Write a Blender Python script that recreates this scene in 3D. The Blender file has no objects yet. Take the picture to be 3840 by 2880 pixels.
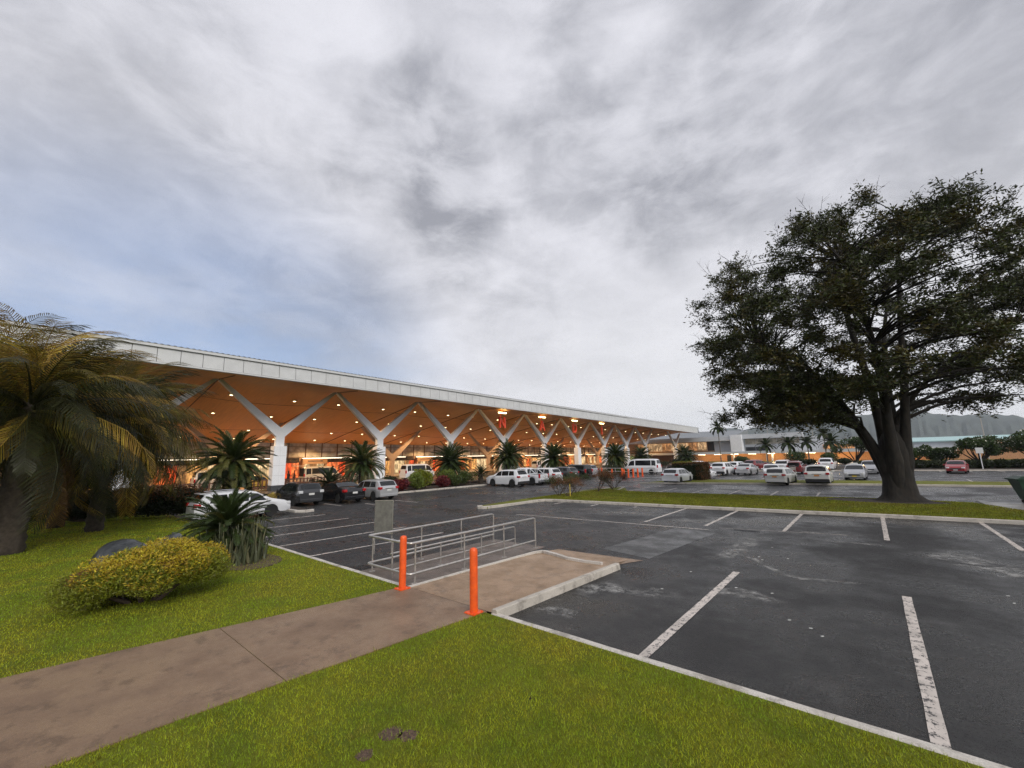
import bpy, math, random
import numpy as np
from mathutils import Vector, Matrix, Euler
random.seed(7); RNG = np.random.default_rng(7)
SC = bpy.context.scene
COL = SC.collection
rad = math.radians

# ------------------------------------------------------------------ camera
cam_d = bpy.data.cameras.new('camera'); cam = bpy.data.objects.new('camera', cam_d); COL.objects.link(cam)
cam.matrix_world = Matrix(((0.76053968, 0.12839625, 0.63646979, 0.0),
                           (0.64894463, -0.1182799, -0.75158548, 0.0),
                           (-0.02121917, 0.98464423, -0.17327862, 3.0),
                           (0, 0, 0, 1)))
cam_d.sensor_fit = 'HORIZONTAL'
cam_d.angle = 2 * math.atan(1920 / 1550)
cam_d.clip_start = 0.05; cam_d.clip_end = 20000
SC.camera = cam
# ------------------------------------------------------------------ world: overcast sky over a Nishita base
SUN_EL, SUN_AZ = 35.0, -24.0      # elevation; azimuth measured from +X towards +Y
W = bpy.data.worlds.new('World'); SC.world = W; W.use_nodes = True
nt = W.node_tree; nt.nodes.clear()
def wn(t, **k):
    n = nt.nodes.new(t)
    for a, b in k.items(): setattr(n, a, b)
    return n
def wl(a, b): nt.links.new(a, b)
def wmath(op, a, b=None, c=None, clamp=False):
    n = wn('ShaderNodeMath', operation=op, use_clamp=clamp)
    for i, v in enumerate((a, b, c)):
        if v is None: continue
        if isinstance(v, (int, float)): n.inputs[i].default_value = v
        else: wl(v, n.inputs[i])
    return n.outputs[0]
def wmix(f, a, b):
    n = wn('ShaderNodeMix', data_type='RGBA')
    for i, v in ((0, f), (6, a), (7, b)):
        if isinstance(v, (int, float)): n.inputs[i].default_value = v
        elif isinstance(v, tuple): n.inputs[i].default_value = (*v, 1)
        else: wl(v, n.inputs[i])
    return n.outputs[2]
out = wn('ShaderNodeOutputWorld'); bg = wn('ShaderNodeBackground'); wl(bg.outputs[0], out.inputs[0])
bg.inputs[1].default_value = 0.1
sky = wn('ShaderNodeTexSky', sky_type='NISHITA'); sky.sun_disc = False
sky.sun_elevation = rad(SUN_EL); sky.sun_rotation = rad(90 - SUN_AZ)
tc = wn('ShaderNodeTexCoord')
nrm = wn('ShaderNodeVectorMath', operation='NORMALIZE'); wl(tc.outputs['Generated'], nrm.inputs[0])
sep = wn('ShaderNodeSeparateXYZ'); wl(nrm.outputs[0], sep.inputs[0])
zz = wmath('ADD', wmath('MAXIMUM', sep.outputs[2], 0.0), 0.16)
px = wmath('DIVIDE', sep.outputs[0], zz); py = wmath('DIVIDE', sep.outputs[1], zz)
cmb = wn('ShaderNodeCombineXYZ'); wl(px, cmb.inputs[0]); wl(py, cmb.inputs[1])
def wnoise(scale, detail, rough, off, dist=0.0):
    m = wn('ShaderNodeMapping'); m.inputs['Location'].default_value = off; wl(cmb.outputs[0], m.inputs[0])
    n = wn('ShaderNodeTexNoise'); wl(m.outputs[0], n.inputs['Vector'])
    n.inputs['Scale'].default_value = scale; n.inputs['Detail'].default_value = detail
    n.inputs['Roughness'].default_value = rough; n.inputs['Distortion'].default_value = dist
    return n.outputs['Fac']
def wdot(v):
    n = wn('ShaderNodeVectorMath', operation='DOT_PRODUCT'); wl(nrm.outputs[0], n.inputs[0]); n.inputs[1].default_value = v
    return n.outputs['Value']
def wmap(x, a, b, c=0.0, d=1.0):
    n = wn('ShaderNodeMapRange', interpolation_type='SMOOTHSTEP'); wl(x, n.inputs[0])
    for i, v in enumerate((a, b, c, d)): n.inputs[i + 1].default_value = v
    return n.outputs[0]
big = wnoise(0.75, 5, 0.52, (1.7, 4.1, 0), 0.25)
def snoise(scale, detail, rough, off):
    m = wn('ShaderNodeMapping'); m.inputs['Location'].default_value = off; m.inputs['Scale'].default_value = (1, 1, 2.1); wl(nrm.outputs[0], m.inputs[0])
    n = wn('ShaderNodeTexNoise'); wl(m.outputs[0], n.inputs['Vector']); n.inputs['Scale'].default_value = scale; n.inputs['Detail'].default_value = detail; n.inputs['Roughness'].default_value = rough; n.inputs['Distortion'].default_value = .35
    return n.outputs['Fac']
med = snoise(2.6, 7, 0.55, (7.3, 0.6, 1.1))
fin = snoise(6.5, 8, 0.58, (2.2, 5.6, 0.4))
dens = wmath('ADD', wmath('ADD', wmath('MULTIPLY', big, 0.46), wmath('MULTIPLY', med, 0.32)), wmath('MULTIPLY', fin, 0.22))
# darker scud banks hanging in the overcast
bank = None
wob = wn('ShaderNodeTexNoise'); wob.inputs['Scale'].default_value = 3.0; wob.inputs['Detail'].default_value = 9; wob.inputs['Roughness'].default_value = .58; wl(nrm.outputs[0], wob.inputs['Vector'])
wv = wn('ShaderNodeVectorMath', operation='MULTIPLY_ADD'); wl(wob.outputs['Color'], wv.inputs[0]); wv.inputs[1].default_value = (.48, .48, .48); wl(nrm.outputs[0], wv.inputs[2])
wv2 = wn('ShaderNodeVectorMath', operation='SUBTRACT'); wl(wv.outputs[0], wv2.inputs[0]); wv2.inputs[1].default_value = (.24, .24, .24)
for c, r0, k in (((-0.657, 0.43, 0.619), .13, .8), ((-0.63, 0.53, 0.56), .15, 1.0), ((-0.40, 0.709, 0.581), .15, .8), ((-0.259, 0.784, 0.564), .14, .9), ((-0.10, 0.838, 0.533), .14, .8), ((-0.87, 0.32, 0.36), .2, .6), ((.17, .84, .52), .25, .55), ((-.58, .73, .37), .10, .5), ((-.30, .52, .80), .16, .5), ((.05, .70, .70), .22, .6), ((-.80, .10, .58), .20, .45), ((.6, -.5, .6), .25, .8), ((.3, .1, .95), .25, .7), ((-.4, -.7, .6), .25, .8), ((.8, .4, .45), .25, .7)):
    dn = wn('ShaderNodeVectorMath', operation='DISTANCE'); wl(wv2.outputs[0], dn.inputs[0]); dn.inputs[1].default_value = c
    g_ = wmath('MULTIPLY', wmap(dn.outputs['Value'], r0 * .5, r0 * 1.5, 1.0, 0.0), k)
    bank = g_ if bank is None else wmath('MAXIMUM', bank, g_)
bank = wmath('MULTIPLY', bank, wmap(fin, .30, .66, .45, 1.15))
shade = wmath('ADD', wmath('MULTIPLY', wmap(dens, 0.41, 0.60), .50), wmath('MULTIPLY', bank, .60))
cloud = wmix(shade, (5.1, 5.1, 5.5), (2.15, 2.2, 2.5))
# thinner, bluer cloud low in the sky over the terminal's near end, bright veil on the other side
blue = wmath('MULTIPLY', wmap(wdot((-0.985, 0.16, -0.05)), 0.76, 1.0), wmap(wnoise(1.6, 5, .55, (3, 9, 0)), 0.32, 0.60, 0.65, 1.0))
skyblue = wmix(0.25, (1.75, 2.4, 4.0), sky.outputs[0])
cloud = wmix(wmath('MULTIPLY', blue, 0.9), cloud, skyblue)
veil = wmap(wdot((0.05, 0.99, 0.15)), 0.45, 1.0, 0.0, 0.8)
cloud = wmix(wmath('MULTIPLY', veil, wmap(sep.outputs[2], 0.05, 0.55, 1.0, 0.0)), cloud, (5.3, 5.3, 5.5))
wl(cloud, bg.inputs[0])
# ------------------------------------------------------------------ sun (soft, overcast)
sd = bpy.data.lights.new('sun', 'SUN'); sd.energy = 1.35; sd.angle = rad(25); sd.color = (1, 0.95, 0.88)
sun = bpy.data.objects.new('sun', sd); COL.objects.link(sun)
sdir = Vector((math.cos(rad(SUN_EL)) * math.cos(rad(SUN_AZ)), math.cos(rad(SUN_EL)) * math.sin(rad(SUN_AZ)), math.sin(rad(SUN_EL))))
sun.rotation_euler = sdir.to_track_quat('Z', 'Y').to_euler()
# ------------------------------------------------------------------ view and sampling
vs = SC.view_settings; vs.view_transform = 'Standard'; vs.look = 'None'; vs.gamma = 1; vs.exposure = 0.72
SC.render.engine = 'CYCLES'
cy = SC.cycles
cy.use_denoising = True
try: cy.denoiser = 'OPENIMAGEDENOISE'; cy.denoising_prefilter = 'NONE'
except Exception: pass
cy.use_adaptive_sampling = True; cy.adaptive_threshold = 0.02
cy.max_bounces = 5; cy.diffuse_bounces = 3; cy.glossy_bounces = 2; cy.transmission_bounces = 4; cy.transparent_max_bounces = 6
cy.volume_bounces = 2; cy.sample_clamp_indirect = 6.0; cy.caustics_reflective = False; cy.caustics_refractive = False

# ================================================================== helpers
class MB:
    """collects polygons for ONE mesh"""
    def __init__(self): self.v = []; self.f = []
    def add(self, vs, fs):
        o = len(self.v); self.v += [tuple(p) for p in vs]; self.f += [tuple(i + o for i in f) for f in fs]; return self
    def box(self, c, s, rz=0.0, R=None):
        M = R if R is not None else Matrix.Rotation(rz, 3, 'Z'); c = Vector(c)
        p = [c + M @ Vector((x * s[0] / 2, y * s[1] / 2, z * s[2] / 2)) for x in (-1, 1) for y in (-1, 1) for z in (-1, 1)]
        return self.add(p, [(0, 1, 3, 2), (4, 6, 7, 5), (0, 4, 5, 1), (2, 3, 7, 6), (0, 2, 6, 4), (1, 5, 7, 3)])
    def bbox(self, c, s, b=0.02):
        # box with chamfered vertical + top edges
        x, y, z = s[0] / 2, s[1] / 2, s[2]; c = Vector(c)
        def ring(ix, zz):
            X, Y = x - ix, y - ix
            return [c + Vector(q) for q in ((-X + b, -Y, zz), (X - b, -Y, zz), (X, -Y + b, zz), (X, Y - b, zz), (X - b, Y, zz), (-X + b, Y, zz), (-X, Y - b, zz), (-X, -Y + b, zz))]
        r = ring(0, -z / 2) + ring(0, z / 2 - b) + ring(b * .7, z / 2)
        f = [tuple(range(7, -1, -1)), tuple(range(16, 24))]
        for k in range(2):
            for i in range(8): j = (i + 1) % 8; f.append((k * 8 + i, k * 8 + j, k * 8 + 8 + j, k * 8 + 8 + i))
        return self.add(r, f)
    def tube(self, pts, r, n=8, cap=True):
        pts = [Vector(p) for p in pts]; rr = r if isinstance(r, (list, tuple)) else [r] * len(pts)
        rings = []; up = Vector((0, 0, 1)); last = None
        for i, p in enumerate(pts):
            d = (pts[min(i + 1, len(pts) - 1)] - pts[max(i - 1, 0)])
            d = d.normalized() if d.length > 1e-9 else Vector((0, 0, 1))
            if last is None:
                a = d.cross(up) if abs(d.z) < .95 else d.cross(Vector((1, 0, 0)))
            else: a = last - d * last.dot(d)
            a.normalize(); b = d.cross(a); last = a
            rings.append([p + (a * math.cos(t) + b * math.sin(t)) * rr[i] for t in [2 * math.pi * k / n for k in range(n)]])
        v = [q for R_ in rings for q in R_]; f = []
        for i in range(len(pts) - 1):
            for k in range(n): j = (k + 1) % n; f.append((i * n + k, i * n + j, i * n + n + j, i * n + n + k))
        if cap: f += [tuple(range(n - 1, -1, -1)), tuple(range((len(pts) - 1) * n, len(pts) * n))]
        return self.add(v, f)
    def lathe(self, prof, n=16, M=None, c=(0, 0, 0)):
        M = M or Matrix.Identity(3); c = Vector(c); v = []; f = []
        for r, z in prof:
            for k in range(n): t = 2 * math.pi * k / n; v.append(c + M @ Vector((r * math.cos(t), r * math.sin(t), z)))
        for i in range(len(prof) - 1):
            for k in range(n): j = (k + 1) % n; f.append((i * n + k, i * n + j, i * n + n + j, i * n + n + k))
        f += [tuple(range(n - 1, -1, -1)), tuple(range((len(prof) - 1) * n, len(prof) * n))]
        return self.add(v, f)
    def prism(self, poly, z0, z1):
        n = len(poly); v = [(x, y, z0) for x, y in poly] + [(x, y, z1) for x, y in poly]
        f = [tuple(range(n - 1, -1, -1)), tuple(range(n, 2 * n))] + [(i, (i + 1) % n, n + (i + 1) % n, n + i) for i in range(n)]
        return self.add(v, f)
    def extrude(self, poly, d):
        # poly: 3D points, d: extrusion vector
        n = len(poly); d = Vector(d); v = [Vector(p) for p in poly] + [Vector(p) + d for p in poly]
        f = [tuple(range(n - 1, -1, -1)), tuple(range(n, 2 * n))] + [(i, (i + 1) % n, n + (i + 1) % n, n + i) for i in range(n)]
        return self.add(v, f)
    def mesh(self, name, mat, smooth=None):
        me = bpy.data.meshes.new(name); me.from_pydata(self.v, [], self.f)
        if mat: me.materials.append(mat)
        if smooth is not None:
            me.shade_smooth(); me.set_sharp_from_angle(angle=rad(smooth))
        return me
    def build(self, name, mat, parent=None, smooth=None):
        return obj(name, self.mesh(name, mat, smooth), parent)
def obj(name, me, parent=None, loc=None, rot=None, scale=None):
    o = bpy.data.objects.new(name, me); COL.objects.link(o)
    if parent: o.parent = parent
    if loc is not None: o.location = loc
    if rot is not None: o.rotation_euler = rot
    if scale is not None: o.scale = (scale,) * 3 if isinstance(scale, (int, float)) else scale
    return o
def npmesh(name, V, F, mat):
    """V (n,3), F (m,k) numpy -> mesh"""
    me = bpy.data.meshes.new(name); V = np.asarray(V, np.float32); F = np.asarray(F, np.int32); m, k = F.shape
    me.vertices.add(len(V)); me.vertices.foreach_set('co', V.ravel())
    me.loops.add(m * k); me.loops.foreach_set('vertex_index', F.ravel())
    me.polygons.add(m); me.polygons.foreach_set('loop_start', np.arange(m, dtype=np.int32) * k)
    me.update(calc_edges=True); me.materials.append(mat); return me
def tag(o, label=None, cat=None, group=None, kind=None):
    if label: o['label'] = label
    if cat: o['category'] = cat
    if group: o['group'] = group
    if kind: o['kind'] = kind
    return o
def struct(o): o['kind'] = 'structure'; return o
def thing(name, loc, label, cat, group=None, rz=0.0, scale=None):
    o = obj(name, None, None, loc, (0, 0, rz), scale); return tag(o, label, cat, group)
def copy_tree(o, parent=None):
    c = o.copy(); COL.objects.link(c); c.parent = parent
    for ch in o.children: copy_tree(ch, c)
    return c

# ------------------------------------------------------------------ materials
def mat(name, col, rough=0.6, metal=0.0, spec=0.5, emit=None, es=0.0, var=0.0, vscale=3.0, bump=0.0, bscale=40.0, island=0.0, coat=0.0, col2=None, transl=0.0, stretch=None):
    m = bpy.data.materials.new(name); m.use_nodes = True; t = m.node_tree; b = t.nodes['Principled BSDF']
    b.inputs['Base Color'].default_value = (*col, 1); b.inputs['Roughness'].default_value = rough
    b.inputs['Metallic'].default_value = metal; b.inputs['Specular IOR Level'].default_value = spec
    if coat: b.inputs['Coat Weight'].default_value = coat; b.inputs['Coat Roughness'].default_value = 0.04
    if emit: b.inputs['Emission Color'].default_value = (*emit, 1); b.inputs['Emission Strength'].default_value = es
    src = None; N = t.nodes; L = t.links
    def coords():
        g = N.new('ShaderNodeTexCoord'); v = g.outputs['Object']
        if stretch:
            mp = N.new('ShaderNodeMapping'); mp.inputs['Scale'].default_value = stretch; L.new(v, mp.inputs[0]); v = mp.outputs[0]
        return v
    if var or col2:
        n = N.new('ShaderNodeTexNoise'); n.inputs['Scale'].default_value = vscale; n.inputs['Detail'].default_value = 6; n.inputs['Roughness'].default_value = .6
        L.new(coords(), n.inputs['Vector'])
        c2 = col2 or tuple(max(0, c * (1 - var)) for c in col); c1 = col if col2 else tuple(min(1, c * (1 + var)) for c in col)
        mr = N.new('ShaderNodeMapRange'); mr.inputs[1].default_value = .35; mr.inputs[2].default_value = .65; L.new(n.outputs['Fac'], mr.inputs[0])
        mx = N.new('ShaderNodeMix'); mx.data_type = 'RGBA'; L.new(mr.outputs[0], mx.inputs[0]); mx.inputs[6].default_value = (*c1, 1); mx.inputs[7].default_value = (*c2, 1)
        src = mx.outputs[2]
    if island:
        g = N.new('ShaderNodeNewGeometry'); hs = N.new('ShaderNodeHueSaturation')
        mr = N.new('ShaderNodeMapRange'); L.new(g.outputs['Random Per Island'], mr.inputs[0]); mr.inputs[3].default_value = 1 - island; mr.inputs[4].default_value = 1 + island
        L.new(mr.outputs[0], hs.inputs['Value'])
        mr2 = N.new('ShaderNodeMapRange'); L.new(g.outputs['Random Per Island'], mr2.inputs[0]); mr2.inputs[3].default_value = .5 - island * .05; mr2.inputs[4].default_value = .5 + island * .035
        L.new(mr2.outputs[0], hs.inputs['Hue'])
        if src: L.new(src, hs.inputs['Color'])
        else: hs.inputs['Color'].default_value = (*col, 1)
        src = hs.outputs[0]
    if src: L.new(src, b.inputs['Base Color'])
    if bump:
        n = N.new('ShaderNodeTexNoise'); n.inputs['Scale'].default_value = bscale; n.inputs['Detail'].default_value = 5; L.new(coords(), n.inputs['Vector'])
        bp = N.new('ShaderNodeBump'); bp.inputs['Strength'].default_value = bump; bp.inputs['Distance'].default_value = .02; L.new(n.outputs['Fac'], bp.inputs['Height']); L.new(bp.outputs[0], b.inputs['Normal'])
    if transl:
        tr = N.new('ShaderNodeBsdfTranslucent'); ms = N.new('ShaderNodeMixShader'); ms.inputs[0].default_value = transl
        if src: L.new(src, tr.inputs[0])
        else: tr.inputs[0].default_value = (*col, 1)
        L.new(b.outputs[0], ms.inputs[1]); L.new(tr.outputs[0], ms.inputs[2]); L.new(ms.outputs[0], N['Material Output'].inputs[0])
    return m
def nodes_of(m): return m.node_tree.nodes, m.node_tree.links, m.node_tree.nodes['Principled BSDF']
def add_noise(N, L, vec, scale, detail=5, rough=.6, lo=.35, hi=.65, mscale=None, off=(0, 0, 0)):
    mp = N.new('ShaderNodeMapping'); mp.inputs['Location'].default_value = off
    if mscale: mp.inputs['Scale'].default_value = mscale
    L.new(vec, mp.inputs[0])
    n = N.new('ShaderNodeTexNoise'); n.inputs['Scale'].default_value = scale; n.inputs['Detail'].default_value = detail; n.inputs['Roughness'].default_value = rough
    L.new(mp.outputs[0], n.inputs['Vector'])
    mr = N.new('ShaderNodeMapRange'); mr.interpolation_type = 'SMOOTHSTEP'; mr.inputs[1].default_value = lo; mr.inputs[2].default_value = hi; L.new(n.outputs['Fac'], mr.inputs[0])
    return mr.outputs[0]
def mixc(N, L, f, a, b):
    n = N.new('ShaderNodeMix'); n.data_type = 'RGBA'
    for i, v in ((0, f), (6, a), (7, b)):
        if isinstance(v, (int, float)): n.inputs[i].default_value = v
        elif isinstance(v, tuple): n.inputs[i].default_value = (*v, 1)
        else: L.new(v, n.inputs[i])
    return n.outputs[2]
def mth(N, L, op, a, b):
    n = N.new('ShaderNodeMath'); n.operation = op
    for i, v in enumerate((a, b)):
        if isinstance(v, (int, float)): n.inputs[i].default_value = v
        else: L.new(v, n.inputs[i])
    return n.outputs[0]
def asphalt():
    m = mat('asphalt', (.04, .04, .042), .6); N, L, b = nodes_of(m)
    g = N.new('ShaderNodeNewGeometry'); P = g.outputs['Position']
    agg = add_noise(N, L, P, 24, 6, .88, .42, .60)
    fine = add_noise(N, L, P, 6, 7, .75, .40, .62)
    large = add_noise(N, L, P, .35, 5, .6, .38, .66)
    worn = add_noise(N, L, P, .55, 8, .72, .555, .68, mscale=(1.0, 1.35, 1), off=(11, 3, 0))
    streak = add_noise(N, L, P, .8, 7, .7, .57, .69, mscale=(.6, 1.3, 1), off=(2, 31, 0))
    fleck = add_noise(N, L, P, 26, 4, .75, .42, .62)
    pale = mth(N, L, 'MULTIPLY', mth(N, L, 'MAXIMUM', worn, mth(N, L, 'MULTIPLY', streak, .8)), mth(N, L, 'ADD', mth(N, L, 'MULTIPLY', fleck, .7), .3))
    c = mixc(N, L, agg, (.005, .0049, .0047), (.037, .0355, .034))
    c = mixc(N, L, mth(N, L, 'MULTIPLY', fine, .6), c, (.016, .016, .017))
    c = mixc(N, L, mth(N, L, 'MULTIPLY', large, .35), c, (.043, .042, .041))
    c = mixc(N, L, mth(N, L, 'MULTIPLY', pale, .38), c, (.17, .168, .16))
    L.new(c, b.inputs['Base Color'])
    wet = add_noise(N, L, P, .30, 7, .66, .36, .62, off=(5, 5, 0))
    r = N.new('ShaderNodeMapRange'); L.new(wet, r.inputs[0]); r.inputs[3].default_value = .60; r.inputs[4].default_value = .17
    L.new(r.outputs[0], b.inputs['Roughness']); b.inputs['Specular IOR Level'].default_value = .5
    bp = N.new('ShaderNodeBump'); bp.inputs['Strength'].default_value = .8; bp.inputs['Distance'].default_value = .012; L.new(agg, bp.inputs['Height']); L.new(bp.outputs[0], b.inputs['Normal'])
    return m
def turf(name, c1, c2, c3, soil=True):
    m = mat(name, c1, .8, spec=.2); N, L, b = nodes_of(m); g = N.new('ShaderNodeNewGeometry'); P = g.outputs['Position']
    a = add_noise(N, L, P, .9, 5, .6, .38, .62); f = add_noise(N, L, P, 30, 4, .7, .3, .7); h = add_noise(N, L, P, .4, 4, .6, .45, .7, off=(8, 2, 0))
    c = mixc(N, L, a, c1, c2); c = mixc(N, L, mth(N, L, 'MULTIPLY', h, .6), c, c3); c = mixc(N, L, mth(N, L, 'MULTIPLY', f, .55), c, tuple(x * .45 for x in c1))
    if soil:
        s = add_noise(N, L, P, 1.3, 6, .7, .70, .745, off=(3.3, 7.7, 0)); c = mixc(N, L, s, c, (.035, .022, .014))
    L.new(c, b.inputs['Base Color'])
    bp = N.new('ShaderNodeBump'); bp.inputs['Strength'].default_value = .7; bp.inputs['Distance'].default_value = .03; L.new(f, bp.inputs['Height']); L.new(bp.outputs[0], b.inputs['Normal'])
    return m
def blade_mat(name, c1, c2, c3):
    m = mat(name, c1, .55, spec=.3, island=.6, transl=.45); N, L, b = nodes_of(m)
    hs = [n for n in N if n.type == 'HUE_SAT'][0]; g = N.new('ShaderNodeNewGeometry'); P = g.outputs['Position']
    a = add_noise(N, L, P, 1.0, 5, .6, .38, .62); h = add_noise(N, L, P, .4, 4, .6, .45, .7, off=(8, 2, 0))
    w2 = add_noise(N, L, P, 2.4, 6, .7, .56, .70, off=(1, 6, 0)); dk = add_noise(N, L, P, 5.5, 5, .7, .52, .68, off=(9, 1, 0))
    cc = mixc(N, L, mth(N, L, 'MULTIPLY', h, .7), mixc(N, L, a, c1, c2), c3); cc = mixc(N, L, mth(N, L, 'MULTIPLY', w2, .5), cc, tuple(x * k_ for x, k_ in zip(c3, (.75, .62, 1.6)))); cc = mixc(N, L, mth(N, L, 'MULTIPLY', dk, .5), cc, tuple(x * .5 for x in c2)); L.new(cc, hs.inputs['Color'])
    return m
def concrete(name, c1, c2, rough=.75, wet=False, c3=None):
    m = mat(name, c1, rough); N, L, b = nodes_of(m); g = N.new('ShaderNodeNewGeometry'); P = g.outputs['Position']
    a = add_noise(N, L, P, 1.1, 7, .65, .36, .66); f = add_noise(N, L, P, 60, 4, .8, .36, .66); s = add_noise(N, L, P, 3.1, 8, .74, .50, .66, off=(4, 4, 0))
    c = mixc(N, L, a, c1, c2); c = mixc(N, L, mth(N, L, 'MULTIPLY', f, .6), c, tuple(x * .5 for x in c1)); c = mixc(N, L, mth(N, L, 'MULTIPLY', s, .65), c, c3 or tuple(x * .55 for x in c2))
    L.new(c, b.inputs['Base Color'])
    if wet:
        r = N.new('ShaderNodeMapRange'); L.new(a, r.inputs[0]); r.inputs[3].default_value = .3; r.inputs[4].default_value = .6; L.new(r.outputs[0], b.inputs['Roughness'])
    bp = N.new('ShaderNodeBump'); bp.inputs['Strength'].default_value = .3; bp.inputs['Distance'].default_value = .008; L.new(f, bp.inputs['Height']); L.new(bp.outputs[0], b.inputs['Normal'])
    return m
def paint_line():
    m = mat('road_paint', (.62, .58, .52), .6); N, L, b = nodes_of(m); g = N.new('ShaderNodeNewGeometry'); P = g.outputs['Position']
    k = add_noise(N, L, P, 11, 7, .8, .53, .57, mscale=(1, .8, 1)); d = add_noise(N, L, P, 2.2, 5, .6, .4, .7)
    c = mixc(N, L, d, (.60, .54, .49), (.44, .40, .36)); c = mixc(N, L, k, c, (.06, .058, .058)); L.new(c, b.inputs['Base Color'])
    return m
M = dict(
    asphalt=asphalt(), paint=paint_line(),
    turf=turf('lawn_soil', (.19, .215, .016), (.13, .17, .012), (.22, .20, .018)),
    turf_far=turf('island_turf', (.21, .22, .024), (.15, .17, .02), (.20, .165, .035), False),
    blade=blade_mat('grass_blade', (.38, .40, .025), (.24, .32, .02), (.47, .40, .035)),
    path=concrete('path_concrete', (.31, .205, .125), (.20, .125, .075), .55, True),
    ramp=concrete('ramp_concrete', (.42, .275, .165), (.28, .185, .11), .6, True),
    bay=concrete('bay_concrete', (.20, .155, .125), (.125, .10, .08), .55, True),
    kerb=concrete('kerb_concrete', (.62, .57, .50), (.50, .46, .40), .8, c3=(.16, .14, .12)),
    kerb_white=concrete('kerb_white_paint', (.70, .66, .60), (.58, .54, .48), .7, c3=(.2, .18, .15)),
    soil=mat('bed_soil', (.035, .024, .016), .95, var=.4, vscale=6, bump=.8, bscale=20),
    floor=concrete('forecourt_paving', (.24, .19, .15), (.19, .15, .12), .5, True),
    orange=mat('bollard_orange_paint', (.92, .125, .015), .42, col2=(.72, .085, .012), vscale=9, bump=.3, bscale=45),
    steel=mat('galvanised_steel', (.62, .59, .55), .30, metal=.85, var=.15, vscale=8),
    steel_dull=mat('dull_galvanised', (.40, .37, .34), .5, metal=.6, var=.25, vscale=9),
    signback=mat('sign_back_aluminium', (.16, .155, .135), .55, metal=.25, var=.25, vscale=7),
    white=mat('white_paint', (.74, .75, .77), .5, var=.04, vscale=1.5),
    fascia=mat('fascia_panel_grey', (.56, .57, .57), .42, var=.07, vscale=.9),
    fascia_trim=mat('fascia_trim', (.60, .61, .61), .4),
    roof=mat('roof_sheet', (.52, .53, .54), .45, metal=.2, var=.08),
    dark=mat('dark_trim', (.015, .015, .016), .5),
    charcoal=mat('column_plinth', (.06, .065, .07), .6, var=.2),
    colwhite=mat('column_white', (.90, .91, .93), .4, var=.03, vscale=1),
    coltan=mat('column_tan', (.52, .38, .28), .5, var=.06, vscale=1),
    seam=mat('soffit_seam', (.10, .035, .012), .7),
    lens=mat('lamp_lens', (1, .8, .45), .4, emit=(1.0, .80, .42), es=7.0),
    tube_lamp=mat('tube_lamp', (1, .85, .55), .4, emit=(1.0, .72, .30), es=9.0),
    white_lamp=mat('white_strip_lamp', (1, .95, .85), .4, emit=(1.0, .86, .62), es=3.2),
    letter=mat('letter_orange', (.88, .085, .02), .45, var=.10),
    mullion=mat('mullion_bronze', (.13, .075, .045), .5, metal=.3),
    gglass=mat('clerestory_glass', (.36, .33, .27), .12, spec=.6, var=.35, vscale=.8),
    lattice=mat('lattice_screen', (.035, .028, .024), .6),
    tan=mat('tan_cladding', (.40, .25, .15), .6, var=.08, vscale=1.2),
    brick=mat('tan_brick_wall', (.50, .26, .135), .75, var=.18, vscale=4.0),
    greywall=mat('pale_grey_wall', (.52, .54, .57), .6, var=.05, vscale=.6),
    greyroof=mat('grey_roof', (.20, .215, .23), .5, var=.1),
    winglass=mat('dark_window_glass', (.03, .033, .038), .08, spec=.7),
    turq=mat('turquoise_roof', (.38, .55, .55), .5),
    rock=mat('wet_dark_rock', (.05, .055, .06), .28, var=.5, vscale=3, bump=.9, bscale=5),
    bark=mat('tree_bark', (.014, .011, .008), .9, var=.7, vscale=7, bump=1.0, bscale=9, stretch=(1, 1, .25)),
    palmtrunk=mat('palm_trunk', (.05, .038, .028), .9, var=.4, vscale=7, bump=1.0, bscale=18),
    palmgrey=mat('slim_palm_trunk', (.14, .125, .11), .85, var=.2, vscale=4),
    twig=mat('bare_twig', (.085, .06, .045), .9),
    hill=mat('hill_vegetation', (.042, .052, .048), .95, var=.35, vscale=.006),
    bin=mat('bin_green_plastic', (.010, .045, .022), .5, var=.2),
    railbrown=mat('brown_timber_fence', (.13, .055, .03), .6, var=.2),
    # vehicles
    tyre=mat('tyre_rubber', (.012, .012, .012), .8), rim=mat('alloy_rim', (.55, .55, .56), .28, metal=.8),
    cglass=mat('car_glass', (.014, .016, .018), .05, spec=.5), under=mat('underbody_black', (.012, .012, .013), .7),
    tail=mat('tail_light_red', (.42, .012, .016), .15, coat=.6), tail_on=mat('tail_light_lit', (.8, .05, .03), .2, emit=(1, .07, .03), es=3.0),
    head=mat('headlight_clear', (.62, .63, .64), .1, coat=.8), plate=mat('number_plate_white', (.68, .68, .66), .5),
    plate_y=mat('number_plate_yellow', (.75, .55, .05), .5), plate_o=mat('number_plate_orange', (.65, .28, .08), .5),
    chrome=mat('chrome_trim', (.7, .7, .7), .12, metal=1.0), bumperblack=mat('bumper_black_plastic', (.02, .02, .021), .55),
)
def cpaint(n, c, r=.28, metal=0.0): return mat('car_paint_' + n, c, r, metal=metal, coat=.55, spec=.5)
PAINT = dict(white=cpaint('white', (.70, .71, .73)), pearl=cpaint('pearl', (.66, .66, .63)), silver=cpaint('silver', (.50, .505, .515), .3, .45), grey=cpaint('dark_grey', (.030, .031, .034), .22),
    black=cpaint('black', (.010, .010, .012), .2), maroon=cpaint('maroon', (.16, .012, .014)), red=cpaint('red', (.27, .018, .024)), tan=cpaint('cream', (.66, .60, .50)), midgrey=cpaint('mid_grey', (.09, .09, .095), .25, .2),
    palegrey=cpaint('pale_grey', (.40, .41, .43), .3, .4), yellow=cpaint('yellow', (.62, .40, .07)))

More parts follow.
